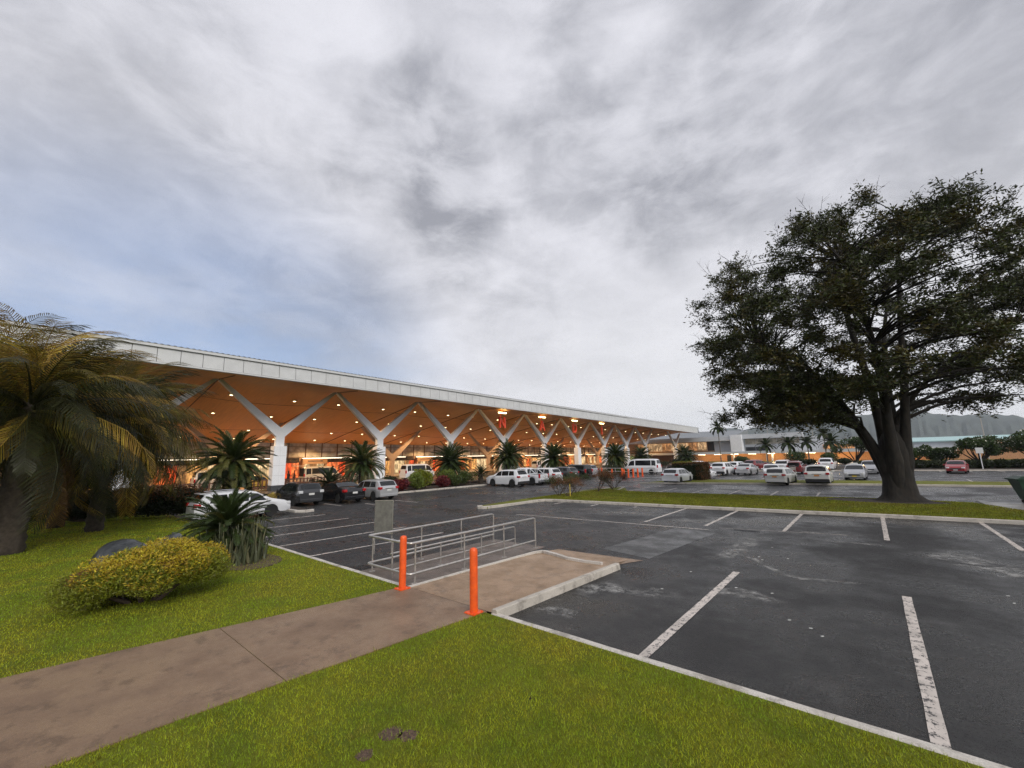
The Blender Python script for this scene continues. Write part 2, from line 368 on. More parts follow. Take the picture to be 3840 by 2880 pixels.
# ================================================================== GROUND
G_ = 0.0
def sheet(name, x0, y0, x1, y1, z, m, parent=None):
    return MB().add([(x0, y0, z), (x1, y0, z), (x1, y1, z), (x0, y1, z)], [(0, 1, 2, 3)]).build(name, m, parent)
struct(sheet('ground', -3040, -3040, 3040, 3040, -0.05, M['turf_far']))
park = struct(sheet('car_park', -47.0, 6.0, 90, 96, 0.0, M['asphalt']))
struct(sheet('forecourt_road', -64.0, -40, -47.0, 160, -0.002, M['asphalt']))
struct(sheet('far_road', -47.0, 96, 90, 142, -0.004, M['asphalt']))
LZ = 0.10
lawn_poly = [(-47, -40), (40, -40), (40, 6.08), (-17.2, 6.08), (-18.6, 6.2), (-26.5, 5.0), (-29.3, 6.7), (-36, 6.7), (-36, -40)][0:]
lawn = MB().add([(-36, -40, LZ), (40, -40, LZ), (40, 6.08, LZ), (-17.2, 6.08, LZ), (-24.0, 5.6, LZ), (-29.3, 5.6, LZ), (-36, 5.6, LZ)], [(0, 1, 2, 3, 4, 5, 6)]).build('lawn', M['turf'])
struct(lawn)
struct(MB().add([(-36, 5.6, 0), (-24, 5.6, 0), (-17.2, 6.08, 0), (-17.2, 6.08, LZ), (-24, 5.6, LZ), (-36, 5.6, LZ)], [(0, 1, 4, 5), (1, 2, 3, 4)]).build('lawn_edge', M['soil']))
# near kerb along the lawn
def kerb(name, pts, w, h, m, z0=-0.02):
    """kerb of width w to the left of the polyline, rounded top edges"""
    mb = MB(); pts = [Vector((p[0], p[1], 0)) for p in pts]; n = len(pts); rows = []
    prof = [(0, z0), (0, h - .02), (.02, h), (w - .02, h), (w, h - .02), (w, z0)]
    for i, p in enumerate(pts):
        d = (pts[min(i + 1, n - 1)] - pts[max(i - 1, 0)]).normalized(); nn = Vector((-d.y, d.x, 0))
        if 0 < i < n - 1:
            d0 = (pts[i] - pts[i - 1]).normalized(); c = max(.5, d0.dot(d)); k = 1 / c
        else: k = 1
        rows.append([p + nn * a * k + Vector((0, 0, b)) for a, b in prof])
    v = [q for r in rows for q in r]; f = []; k = len(prof)
    for i in range(n - 1):
        for j in range(k - 1): f.append((i * k + j, i * k + k + j, i * k + k + j + 1, i * k + j + 1))
    f += [tuple(range(k)), tuple(range(n * k - 1, (n - 1) * k - 1, -1))]
    return struct(mb.add(v, f).build(name, m))
def jit(a, b, step, amp=.012):
    a = Vector(a); b = Vector(b); n = max(2, int((b - a).length / step)); d = (b - a).normalized(); nn = Vector((-d.y, d.x))
    return [tuple(a + (b - a) * i / n + nn * random.uniform(-amp, amp)) for i in range(n + 1)]
kerb('lawn_kerb', jit((-5.80, 6.09), (30, 6.24), .8), .13, .105, M['kerb_white'])
kerb('lawn_kerb', jit((-17.2, 6.09), (-8.6, 6.10), .8), .13, .105, M['kerb_white'])
# path
path_l = [(-10.6, -6), (-9.95, -2), (-9.61, .19), (-9.43, 1.34), (-9.18, 2.69), (-8.8, 4.6), (-8.55, 6.12)]
path_r = [(-6.9, -6), (-6.65, -2), (-6.50, .54), (-6.43, 1.46), (-6.34, 2.6), (-6.2, 3.6), (-6.08, 4.8), (-5.93, 6.12)]
poly = path_l + path_r[::-1]
ys = 2.66
def at_y(pl, y): return float(np.interp(y, [p[1] for p in pl], [p[0] for p in pl]))
def slab(y0, y1):
    yy = [y0] + sorted(p[1] for p in path_l + path_r if y0 < p[1] < y1) + [y1]
    return [(at_y(path_r, y), y) for y in yy] + [(at_y(path_l, y), y) for y in yy[::-1]]
path = None
for a, b in ((-6, -1.2), (-1.188, 2.655), (2.667, 6.12)):
    mb = MB().prism(slab(a, b), .02, .113)
    if path is None: path = struct(mb.build('path', M['path']))
    else: mb.build('path_slab', M['path'], path)
# ramp slab between bay kerb and side kerb: level, then falling to the asphalt
mb = MB(); rx0, rx1 = -8.42, -5.80; rows = []
for y, z, xl in ((6.132, .112, -8.52), (8.0, .105, -8.46), (9.8, .085, -8.34), (10.7, .06, -8.22), (11.75, .006, -8.12)):
    rows.append([(xl + (rx1 + .02 * (y - 6) - xl) * k / 6, y + (.0 if k else 0), z) for k in range(7)])
v = [p for r in rows for p in r]; f = [(i * 7 + j, i * 7 + j + 1, i * 7 + 8 + j, i * 7 + 7 + j) for i in range(4) for j in range(6)]
ramp = struct(mb.add(v, f).build('ramp', M['ramp'], smooth=40))
MB().add([(-8.12, 10.75, .007), (-5.72, 10.95, .012), (-5.3, 11.9, .006), (-8.1, 11.72, .008)], [(0, 1, 2, 3)]).build('apron_slab', M['path'], ramp)
MB().prism([(-8.6, 6.14), (-8.47, 6.14), (-8.25, 10.6), (-8.16, 10.86), (-7.95, 10.92), (-7.5, 10.78), (-7.0, 10.6), (-6.4, 10.55), (-5.9, 10.62), (-5.9, 10.54), (-6.4, 10.47), (-7.0, 10.5), (-7.5, 10.66), (-7.95, 10.78), (-8.08, 10.80), (-8.17, 10.62), (-8.36, 6.14)][::-1], .0, .128).build('ramp_kerb', M['kerb_white'], ramp)
mb = MB().extrude([(-5.83, 6.14, 0), (-5.83, 6.14, .155), (-5.82, 6.14, .165), (-5.715, 6.14, .165), (-5.70, 6.14, .15), (-5.68, 6.14, 0)], (.26, 4.55, -.02)); mb.build('side_kerb', M['kerb'], ramp)
# trolley bay floor
sheet('bay_floor', -11.0, 6.24, -8.63, 11.75, .012, M['bay'], park)
MB().add([(-7.0, 12.6, .003), (-5.25, 12.2, .003), (-5.0, 15.2, .003), (-4.75, 17.4, .003), (-5.2, 17.8, .003), (-6.4, 17.7, .003)], [(0, 1, 2, 3, 4, 5)]).build('patch_repair', concrete('smooth_asphalt_patch', (.075, .075, .073), (.052, .052, .05), .42, True), park)
# painted stall lines
def line(a, b, w, z=.005):
    a = Vector((*a, 0)); b = Vector((*b, 0)); d = (b - a).normalized(); nn = Vector((-d.y, d.x, 0)) * w / 2; k = max(1, int((b - a).length / .5))
    v = []
    for i in range(k + 1):
        p = a + (b - a) * i / k; e = random.uniform(-.008, .008)
        v += [p + nn * (1 + e * 9) + Vector((0, 0, z)), p - nn * (1 + e * 7) + Vector((0, 0, z))]
    MB().add(v, [(2 * i + 1, 2 * i + 3, 2 * i + 2, 2 * i) for i in range(k)]).build('stall_line', M['paint'], park)
for x in (-2.98, .17, 3.3, 6.4, 9.5): line((x, 6.26), (x + .03, 12.15), .15)
for i, x in enumerate((-15.6, -13.1, -10.65, -8.05, -5.58, -2.85, .07, 3.03, 6.0)): line((x, (22.3, 22.5, 23.1, 18.5, 18.8, 19, 19, 19.2, 19.3)[i]), (x, (23.3, 23.4, 23.5, 24.4, 24.7, 25.0, 25.2, 25.4, 25.6)[i]), .14)
for x, y in ((-24.2, 8.6), (-21.6, 7.0), (-19.1, 6.3), (-16.6, 6.3), (-14.05, 6.3)): line((x, y), (x + .35, 11.6), .12)
for x in (-18.0, -15.55, -13.1, -10.6, -8.1, -5.55, -3.0): line((x, 32.6), (x - .08, 37.6), .13)
for x in (-27.4, -24.8, -22.2): line((x - 2.5, 14.4 + (x + 27.4) * 1.0), (x, 14.4 + (x + 27.4) * 1.0), .11) if x < -27 else None
line((-14.6, 17.35), (-5.2, 17.95), .10); line((-5.0, 18.6), (-1.0, 19.4), .05)
for x in (-12, -9.4, -6.8, 6.6, 9.2, 11.8): line((x, 57.5), (x - .05, 53.6), .12)
for x in (4.0, 6.6, 9.2, 11.8): line((x, 80), (x, 75), .12)
for y in (18.2, 20.6): line((-27.2, y - 2.2), (-24.4, y - 2.2), .11)
def stain_mat(name, c, lo, hi, sc, mx=.8):
    m = mat(name, c, .75); N, L, b = nodes_of(m); g = N.new('ShaderNodeNewGeometry'); k = add_noise(N, L, g.outputs['Position'], sc, 8, .78, lo, hi)
    uv = N.new('ShaderNodeAttribute'); uv.attribute_name = 'edge'
    tr = N.new('ShaderNodeBsdfTransparent'); ms = N.new('ShaderNodeMixShader'); L.new(mth(N, L, 'MULTIPLY', mth(N, L, 'MULTIPLY', k, mx), uv.outputs['Fac']), ms.inputs[0]); L.new(tr.outputs[0], ms.inputs[1]); L.new(b.outputs[0], ms.inputs[2]); L.new(ms.outputs[0], N['Material Output'].inputs[0])
    return m
ST = stain_mat('pale_silt_stain', (.36, .355, .34), .42, .66, 2.6); ST2 = stain_mat('worn_old_marking', (.42, .41, .39), .36, .62, 3.5, .75)
def ribbon(name, pts, w, m, z=.0035):
    pts = [Vector((*p, 0)) for p in pts]; fine = []
    for i in range(len(pts) - 1):
        for k in range(5): fine.append(pts[i].lerp(pts[i + 1], k / 5))
    fine.append(pts[-1]); v = []; e = []; n = len(fine)
    for i, p in enumerate(fine):
        d = (fine[min(i + 1, n - 1)] - fine[max(i - 1, 0)]).normalized(); nn = Vector((-d.y, d.x, 0)); ww = w * (.7 + .6 * random.random()); fade = min(1, i / 3, (n - 1 - i) / 3)
        for k in (-1, -.4, .4, 1): v.append(p + nn * ww * k + Vector((0, 0, z))); e.append(fade * (1 if abs(k) < 1 else 0))
    me = MB().add(v, [(i * 4 + j + 1, i * 4 + j, i * 4 + 4 + j, i * 4 + 5 + j) for i in range(n - 1) for j in range(3)]).mesh(name, m); a = me.attributes.new('edge', 'FLOAT', 'POINT'); a.data.foreach_set('value', e); return obj(name, me, park)
ribbon('silt_stain', [(-3.45, 16.2), (-3.42, 14.22), (-2.90, 13.88), (-2.34, 13.04), (-2.00, 12.56), (-1.59, 12.37), (-1.18, 12.51), (-.40, 12.75)], .13, ST)
ribbon('silt_stain', [(-3.6, 17.6), (-3.5, 16.2), (-3.46, 14.4), (-3.8, 13.0)], .40, ST, .0045)
ribbon('silt_stain', [(.9, 17.7), (1.5, 17.0), (2.0, 16.2), (2.6, 15.6), (3.6, 15.3)], .75, ST)
ribbon('silt_stain', [(1.3, 15.75), (2.0, 15.62), (2.6, 15.4), (3.4, 15.2)], .12, ST, .0045)
ribbon('silt_stain', [(-5.5, 8.3), (-5.0, 9.1), (-4.4, 9.2), (-3.4, 9.5)], .42, ST)
ribbon('silt_stain', [(-5.5, 6.9), (-5.1, 7.2), (-4.6, 7.2)], .22, ST)
ribbon('silt_stain', [(-7.6, 19.2), (-5.8, 20.4), (-4.6, 20.0)], .5, ST); ribbon('silt_stain', [(-11.5, 20.0), (-9.5, 21.0), (-8.6, 20.6)], .5, ST); ribbon('silt_stain', [(-3.2, 10.2), (-2.4, 10.5), (-1.6, 10.2)], .35, ST)
for a_, b_ in (((-1.7, 17.85), (.2, 18.0)), ((-2.8, 21.95), (-1.9, 22.2)), ((-.46, 22.2), (-.03, 22.27)), ((1.4, 22.2), (2.5, 22.3)), ((-2.75, 19.47), (-1.6, 19.39)), ((-1.6, 19.38), (-.6, 19.35))): ribbon('old_marking', [a_, ((a_[0] + b_[0]) / 2, (a_[1] + b_[1]) / 2), b_], .075, ST2)
for i in range(16): MB().box((random.uniform(-4, 2), random.uniform(7, 16), .008), (.05, .02, .008), random.random()).build('litter_scrap', M['plate'], park)
MB().box((-4.0, 18.55, .006), (.85, .24, .012)).build('drain_grate', M['dark'], park)
MB().box((-25.8, 28.6, .008), (.25, 1.2, .016), .1).build('drain_grate', M['dark'], park)
# island with the tree
ISL = [(-17.95, 18.05), (-17.62, 18.3), (-17.35, 20.2), (-17.25, 22.6), (-17.05, 23.35), (-16.4, 23.52), (-8.0, 24.2), (.1, 25.15), (12, 26.2), (30, 27.6), (30, 30.2), (5.0, 29.7), (4.1, 30.1), (3.8, 32.7), (2.0, 33.2), (.1, 33.3), (-4, 32.5), (-10, 31.9), (-15.0, 31.6), (-16.6, 34.6), (-17.3, 35), (-17.9, 34.4), (-18.2, 30.5), (-18.45, 26.6), (-18.6, 22), (-18.4, 18.3)]
isl = struct(MB().prism(ISL, -.02, .12).build('island_lawn', M['turf_far']))
kerb('island_kerb', [(-18.4, 18.5), (-18.3, 18.1), (-18.05, 17.95), (-17.7, 18.1), (-17.45, 18.8), (-17.3, 20.2), (-17.2, 22.6), (-17.0, 23.2), (-16.4, 23.42)] + jit((-15.6, 23.48), (-8.0, 24.1), 1.0, .02) + jit((-7.5, 24.15), (.1, 25.05), 1.0, .02) + jit((.6, 25.1), (30, 27.5), 1.5, .02), .17, .15, M['kerb'])
kerb('island_kerb', [(-16.2, 32.6), (-16.75, 34.7), (-17.3, 35.1), (-17.9, 34.6), (-18.25, 30.5), (-18.5, 26.6)], .15, .15, M['kerb'])
# second island: thin grass strip
struct(MB().prism([(-18, 41.5), (-11.4, 43.6), (-7.4, 44.6), (-1.4, 46.2), (8, 47.6), (25, 50), (25, 54), (8.8, 53.2), (3, 52.5), (-6.3, 50.5), (-13.7, 49), (-17.5, 45)], -.02, .10).build('island_lawn', M['turf_far']))
kerb('island_kerb', jit((-18.2, 41.3), (-11.4, 43.5), 1.5) + jit((-10, 43.85), (-1.4, 46.05), 1.5) + jit((0, 46.3), (25, 49.9), 2), .18, .15, M['kerb'])
kerb('far_kerb', jit((-14, 74.0), (40, 84), 2), .2, .15, M['kerb'])
struct(MB().prism([(-14, 74.3), (40, 84.3), (40, 96), (-14, 96)], -.02, .09).build('far_bed', M['soil']))
# planting bed towards the terminal
kerb('bed_kerb', jit((-32.2, 33.2), (-32.35, 20.0), 1.2, .03) + [(-32.6, 19.6)], .17, .14, M['kerb'])
kerb('bed_kerb', [(-26.15, 11.9), (-26.1, 11.5), (-26.4, 11.2), (-29.8, 11.05)], .17, .14, M['kerb_white'])
struct(MB().prism([(-46, 4), (-33, 6.7), (-33, 11.2), (-33.4, 19.6), (-32.55, 20), (-32.4, 33), (-33.4, 52), (-34, 120), (-39.5, 120), (-39.5, 33), (-40, 4)], -.02, .10).build('planting_bed', M['soil']))
struct(MB().prism([(-26.6, 11.3), (-26.5, 11.9), (-33, 12.1), (-33, 11.15)], -.02, .115).build('planting_bed', M['soil']))
struct(sheet('footpath', -78.5, -40, -64.0, 160, .06, M['floor']))

# ================================================================== TERMINAL
SP = 12.31; Y0 = 18.23; FX = -42.5; CX = -49.0; RX = -64.5; WX = -77.5; YA, YB = -3.0, 146.6
def gz(y): return 1 - .00085 * (y - 18)
term = thing('terminal_building', (-60, 0, 0), 'long airport terminal with white fascia, orange timber soffit and white Y-shaped columns', 'terminal')
TO = Vector((-60, 0, 0))
def tb(mb, name, m, parent=None, smooth=None):
    """terminal part: coordinates given in world space"""
    mb.v = [(p[0] + 60, p[1], p[2]) for p in mb.v]
    return mb.build(name, m, parent or term, smooth)
def soffit_z(x, y):
    z = float(np.interp(-x, [42.5, 49, 64.5, 78], [10.85, 11.3, 8.55, 6.25]))
    fr = ((y - Y0 - SP / 2) / SP) % 1.0; sag = .32 * math.sin(math.pi * fr) ** .8
    return z * gz(y) - sag * np.interp(-x, [42.5, 46, 70, 78], [0, 1, 1, .2])
ms = mat('soffit_timber', (.62, .265, .05), .45, var=.10, vscale=2.0, stretch=(.12, 3.0, 1), spec=.4)
xs = [-42.55, -44, -46, -49, -52, -55, -58, -61, -64.5, -68, -72, -75, -78]
yl = sorted(set([YA + 1.2 * i for i in range(int((YB - YA) / 1.2))] + [Y0 + SP * (k + .5) for k in range(-2, 11) if YA < Y0 + SP * (k + .5) < YB] + [YB - .02]))
v = [(x, y, soffit_z(x, y)) for y in yl for x in xs]; nx = len(xs)
tb(MB().add(v, [(i * nx + j, i * nx + j + 1, i * nx + nx + j + 1, i * nx + nx + j) for i in range(len(yl) - 1) for j in range(nx - 1)]), 'soffit', ms, smooth=20)
for k in range(-2, 11):
    y = Y0 + SP * (k + .5)
    if YA < y < YB: tb(MB().tube([(x, y, soffit_z(x, y) - .01) for x in xs[1:]], .07, 4), 'soffit_seam', M['seam'])
for x in (-55, -68.2): tb(MB().tube([(x, y, soffit_z(x, y) + .0) for y in yl[::2]], .035, 4), 'soffit_seam', M['seam'])
# fascia panels, one by one
nP = int((YB - YA) / 1.53)
for i in range(nP):
    y0 = YA + 1.53 * i; y1 = y0 + 1.53
    p = [(FX, y0 + .02, 11.2 * 1.0 - .0118 * y0), (FX, y1 - .02, 11.2 - .0118 * y1), (FX, y1 - .02, 12.38 - .0095 * y1), (FX, y0 + .02, 12.38 - .0095 * y0)]
    p = [(a - (.10 if c > 11.5 else 0), b, c) for a, b, c in p]
    tb(MB().extrude(p, (-.08, 0, 0)), 'fascia_panel', M['fascia'])
yy = [YA, 40, 80, 120, YB]
def strip(prof):
    v = [(x, y, z0 + s * y) for y in (YA - .05, YB + .05) for x, z0, s in prof]; n = len(prof)
    return MB().add(v, [(i, (i + 1) % n, n + (i + 1) % n, n + i) for i in range(n)] + [tuple(range(n - 1, -1, -1)), tuple(range(n, 2 * n))])
tb(strip([(FX - .05, 12.39, -.0095), (FX + .06, 12.39, -.0095), (FX + .06, 12.60, -.0095), (FX - .25, 12.60, -.0095)]), 'fascia_trim', M['fascia_trim'])
tb(strip([(FX - .12, 11.15, -.0118), (FX - .30, 11.15, -.0118), (FX - .30, 12.38, -.0095), (FX - .22, 12.38, -.0095)]), 'fascia_backing', M['charcoal'])
tb(strip([(FX - .1, 11.18, -.0118), (FX + .02, 11.18, -.0118), (FX + .02, 11.05, -.0118), (FX - .1, 11.0, -.0118)]), 'fascia_drip', M['fascia_trim'])
# soffit front return (closes the gap between fascia foot and soffit)
tb(MB().add([(FX - .08, YA, 11.1 - .0118 * YA), (FX - .08, YB, 11.1 - .0118 * YB), (FX - .09, YB, soffit_z(-42.55, YB) - .02), (FX - .09, YA, soffit_z(-42.55, YA) - .02)], [(0, 1, 2, 3)]), 'soffit_return', M['charcoal'])
# corrugated roof edge
ny = int((YB - YA) / .105); v = []
for i in range(ny + 1):
    y = YA + i * .105; z = 12.64 - .0095 * y + (.05 if i % 4 in (1, 2) else 0)
    v += [(FX + .02, y, z), (-79, y, z + 1.2 - 3.0)]
tb(MB().add(v, [(2 * i, 2 * i + 2, 2 * i + 3, 2 * i + 1) for i in range(ny)]), 'roof', M['roof'])
tb(MB().add([(FX - .2, YB, 11.15 - .0118 * YB), (FX - .2, YB, 12.6 - .0095 * YB), (-79, YB, 9.4), (-79, YB, 5.6), (-64.5, YB, soffit_z(-64.5, YB)), (-49, YB, soffit_z(-49, YB))], [(0, 1, 2, 3, 4, 5)]), 'gable_end', M['fascia'])
# columns
def column(x, y, crotch, top, wide, thick, m, low=.45):
    h = top - crotch; s = SP / 2 - .12; nrm_ = Vector((-h, s)).normalized(); t = .13; hw = wide / 2
    out_ = [(hw, low), (hw, crotch - .95), (s - nrm_.x * t, top - nrm_.y * t), (s + nrm_.x * t, top + nrm_.y * t), (0, crotch)]
    pl = out_ + [(-a, b) for a, b in out_[3::-1]]
    return MB().extrude([(x + thick / 2, y + a, b) for a, b in pl], (-thick, 0, 0))
for k in list(range(-1, 9)) + [10]:
    y = Y0 + SP * k; g = gz(y)
    c = tb(column(CX, y, 6.65 * g, soffit_z(CX, y + SP / 2) + .05, .86, .5, M['colwhite']), 'column', M['colwhite'])
    cm = MB().box((CX + 60, y, .25), (.95, 1.35, .5)); cm.build('plinth', M['charcoal'], c)
    if k <= 3:
        for r in range(4):
            for s_ in (-1, 1):
                MB().box((CX + 60, y + s_ * .325, .52 + 1.04 * r + .52), (1.0, .635, 1.02)).build('cladding_panel', M['colwhite'], c)
        MB().box((CX + 60, y, 2.6), (.96, 1.2, 4.1)).build('cladding_core', M['fascia'], c)
    else: MB().box((CX + 60, y, 2.6), (1.0, 1.28, 4.15)).build('cladding', M['colwhite'], c)
for k in (0, 2, 4, 6, 8):
    y = Y0 + SP * k; g = gz(y)
    tb(column(RX, y, 3.9 * g, soffit_z(RX, y + SP / 2) + .05, .78, .45, M['coltan'], .06), 'column', M['coltan'])
# downlights
lm_ring = MB().lathe([(.25, .05), (.28, .0), (.28, -.05), (.20, -.05)], 12).mesh('lamp_ring', M['fascia_trim'])
lm_lens = MB().lathe([(.17, -.035), (.13, -.07), (.05, -.085)], 12).mesh('lens', M['lens'])
li = 0
for ri, x in enumerate((-52.9, -60.4, -68.2, -74.2)):
    for k in range(-1, 11):
        for dy in (2.85, 8.45 if ri != 1 else 8.6):
            y = Y0 + SP * k + dy + (.0 if ri != 1 else .15)
            if y > YB - 2 or y < 0 or x == 0: continue
            z = soffit_z(x, y); L_ = obj('downlight', lm_ring, term, (x + 60, y, z - .02)); obj('lens', lm_lens, L_)
            li += 1
            if li % 2 == 0:
                ld = bpy.data.lights.new('downlight_beam', 'SPOT'); ld.energy = 1500; ld.spot_size = rad(140); ld.spot_blend = .6; ld.color = (1, .62, .30); ld.shadow_soft_size = .03
                obj('downlight_beam', ld, L_, (0, 0, -.16))
# back wall: clerestory panes, strip light, lattice, portals, lit shopfronts
def lit(name, c, s, var=.5, sc=1.2):
    m = mat(name, (.05, .04, .03), .15); N, L, b = nodes_of(m); t = N.new('ShaderNodeTexCoord')
    a = add_noise(N, L, t.outputs['Object'], sc, 5, .7, .38, .62); v2 = add_noise(N, L, t.outputs['Object'], 2.6, 2, .5, .45, .55, mscale=(1, 1, .35), off=(3, 2, 1))
    cc = mixc(N, L, a, c, tuple(x * (1 - var) for x in c)); cc = mixc(N, L, mth(N, L, 'MULTIPLY', v2, .7), cc, tuple(x * .12 for x in c))
    L.new(cc, b.inputs['Emission Color']); b.inputs['Emission Strength'].default_value = s; return m
LIT = [lit('shop_amber', (1, .48, .14), .8), lit('shop_cream', (1, .70, .36), .8, .4, 2.0), lit('shop_orange', (1, .20, .05), 1.0, .5), lit('shop_dim', (.6, .28, .10), .6, .8, 2.2), lit('shop_red', (1, .09, .02), .9, .35, .8)]
tb(MB().box((WX - .4, 71.5, 3.2), (.3, 150, 6.4)), 'back_wall', M['tan'])
npn = int(148 / 2.95)
for i in range(npn + 1):
    y = -2 + 2.95 * i; g = gz(y)
    tb(MB().box((WX, y, 5.0 * g), (.16, .13, 3.0)), 'mullion', M['mullion'])
    if i < npn:
        for a, b in ((3.75, 4.62), (4.70, 5.55), (5.63, 6.3)): tb(MB().box((WX - .06, y + 1.475, (a + b) / 2 * g), (.03, 2.80, (b - a) * g)), 'clerestory_pane', M['gglass'])
for z in (3.66, 4.66, 5.59): tb(MB().add([(WX + .03, -2, z * gz(-2)), (WX + .03, 145, z * gz(145)), (WX + .03, 145, z * gz(145) + .08), (WX + .03, -2, z * gz(-2) + .08)], [(0, 1, 2, 3)]), 'transom', M['mullion'])
for k in range(-1, 11):
    y = Y0 + SP * k + 4.4
    if y > 144: continue
    g = gz(y)
    tb(MB().box((WX + .35, y + 2.6, 3.55 * g), (.12, 9.5, .07)), 'strip_light', M['white_lamp'])
    # tan portal with sign board
    pf = tb(MB().box((WX + .5, y - .1, 3.0 * g), (.9, 4.4, .95)).box((WX + .5, y - 2.15, 1.3), (.9, .35, 2.5)).box((WX + .5, y + 1.95, 1.3), (.9, .35, 2.5)), 'portal', M['tan'])
    MB().box((WX + 60 + .97, y - .1, 3.05 * g), (.03, 2.6, .16)).build('sign_lettering', M['charcoal'], pf)
    for j in range(3): tb(MB().box((WX + .2, y - 1.4 + j * 1.28, 1.35), (.04, 1.22, 2.3)), 'shop_pane', LIT[(k + j * 2) % 4])
    lt = tb(MB().box((WX + .3, y + 6.0, 3.0 * g), (.08, 7.4, .06)).box((WX + .3, y + 6.0, 3.42 * g), (.08, 7.4, .05)).box((WX + .2, y + 6.0, 3.2 * g), (.05, 7.3, .8)), 'lattice_panel', M['lattice'])
    mbx = MB()
    for j in range(7):
        yc = y + 2.85 + 1.05 * j
        for s_ in (-1, 1): mbx.box((WX + 60 + .26, yc, 3.2 * g), (.05, .07, .75), R=Matrix.Rotation(s_ * rad(45), 3, 'X'))
    mbx.build('lattice_bars', M['mullion'], lt)
    for j in range(6): tb(MB().box((WX + .12, y + 2.9 + j * 1.24, 1.42), (.04, 1.18, 2.55)), 'shop_pane', LIT[(1, 0, 4, 2, 3, 1, 0, 3, 2, 4, 1)[(k * 3 + j * 5) % 11]])
# hanging letters N A D I
def letter_poly(ch):
    if ch == 'N': return [[(0, 0), (.34, 0), (.34, 1.12), (1.2, 0), (1.55, 0), (1.55, 1.75), (1.21, 1.75), (1.21, .62), (.34, 1.75), (0, 1.75)]]
    if ch == 'A': return [[(0, 0), (.33, 0), (.78, 1.30), (1.22, 0), (1.55, 0), (.97, 1.75), (.58, 1.75)], [(.42, .42), (1.12, .42), (1.02, .68), (.53, .68)]]
    if ch == 'D':
        o = [(.0, 0), (.75, 0)] + [(.72 + .72 * math.sin(t), .875 - .875 * math.cos(t)) for t in np.linspace(.15, math.pi - .15, 9)] + [(.75, 1.75), (0, 1.75)]
        i = [(.33, .30), (.70, .30)] + [(.68 + .42 * math.sin(t), .875 - .575 * math.cos(t)) for t in np.linspace(.15, math.pi - .15, 9)] + [(.70, 1.45), (.33, 1.45)]
        return ('ring', o, i)
    return [[(0, 0), (.36, 0), (.36, 1.75), (0, 1.75)]]
for ch, yc, wd in (('N', 50.7, 1.55), ('A', 61.7, 1.55), ('D', 72.9, 1.45), ('I', 84.3, .36)):
    X = -45.2; zb = 7.75 * gz(yc - 25) if ch != 'I' else 7.5
    t = thing('hanging_letter', (X, yc, zb), 'orange letter %s hanging from a rod with a lit bar under the canopy' % ch, 'letter', 'orange letters under the canopy')
    lp = letter_poly(ch); mb = MB()
    if isinstance(lp, tuple):
        o, i = lp[1], lp[2]; n = len(o); v = []
        for d in (.13, -.13): v += [(d, a - wd / 2, b) for a, b in o] + [(d, a - wd / 2, b) for a, b in i]
        f = []
        for q in range(n):
            r = (q + 1) % n
            f += [(q, r, n + r, n + q), (2 * n + q, 3 * n + q, 3 * n + r, 2 * n + r), (q, 2 * n + q, 2 * n + r, r), (n + q, n + r, 3 * n + r, 3 * n + q)]
        mb.add(v, f)
    else:
        for j, pl in enumerate(lp): mb.extrude([(.13 - .004 * j, a - wd / 2, b) for a, b in pl], (-.26 + .008 * j, 0, 0))
    mb.build('letter_face', M['letter'], t)
    top = soffit_z(X, yc) - zb
    MB().tube([(0, -.35 if ch != 'I' else 0, 1.7), (0, -.35 if ch != 'I' else 0, top)], .05, 8).build('rod', M['orange'], t)
    MB().tube([(.05, -.9, 2.45), (.05, .95, 2.45)], .10, 8).build('light_bar', M['tube_lamp'], t)

ALIT = [lit('office_cream', (1, .62, .32), .5, .5, .6), lit('office_amber', (1, .46, .18), .45, .5, .6)]
# ================================================================== TERMINAL ANNEX (two storeys, parallel to the car park's far side)
ax = thing('terminal_annex', (-30, 150, 0), 'pale grey two-storey terminal wing with lit upper windows and long low walkway roof', 'terminal wing')
def ab(mb, name, m, parent=None):
    mb.v = [(p[0] + 30, p[1] - 150, p[2]) for p in mb.v]; return mb.build(name, m, parent or ax)
def wallbox(x0, x1, z0, z1, y=150.0, d=.4): return MB().box(((x0 + x1) / 2, y + d / 2, (z0 + z1) / 2), (x1 - x0, d, z1 - z0))
ab(wallbox(-68, 16, 0, 2.6, 151), 'ground_floor_wall', M['brick'])
ab(MB().box((-26, 149.6, 2.75), (84, 4.5, .75)), 'walkway_roof', M['greywall'])
ab(wallbox(-70, -33.5, 3.1, 6.7, 151.0), 'upper_wall', M['tan'])
for i in range(8):
    x0 = -66 + i * 3.05; p = ab(wallbox(x0, x0 + 2.85, 3.75, 6.45, 150.90, .06), 'lit_window', ALIT[0] if i % 3 else ALIT[1]); 
    MB().box((x0 + 1.42 + 30, .87, 5.1), (.08, .05, 2.7)).build('mullion', M['mullion'], p)
ab(wallbox(-41.5, -39.4, 3.6, 6.5, 150.88, .1), 'dark_window', M['winglass'])
ab(wallbox(-39.3, -33.6, 3.2, 6.6, 150.7, .3), 'end_wall', M['greywall'])
ab(MB().box((-51.5, 149.6, 7.35), (37, 3.4, 1.4)), 'parapet', M['greywall'])
ab(MB().add([(-72, 148.5, 8.0), (-33, 148.5, 8.0), (-31, 162, 10.4), (-72, 162, 10.9)], [(0, 1, 2, 3)]).add([(-33, 148.5, 8.0), (-31, 162, 10.4), (-31, 162, 5), (-33, 148.5, 5)], [(0, 1, 2, 3)]), 'pitched_roof', M['greyroof'])
ab(MB().box((-32.0, 149.2, 5.7), (3.2, 3.2, 5.4)), 'stair_block', M['white'])
ab(wallbox(-30.4, -8, 3.1, 7.2, 151.4), 'upper_wall', M['greywall'])
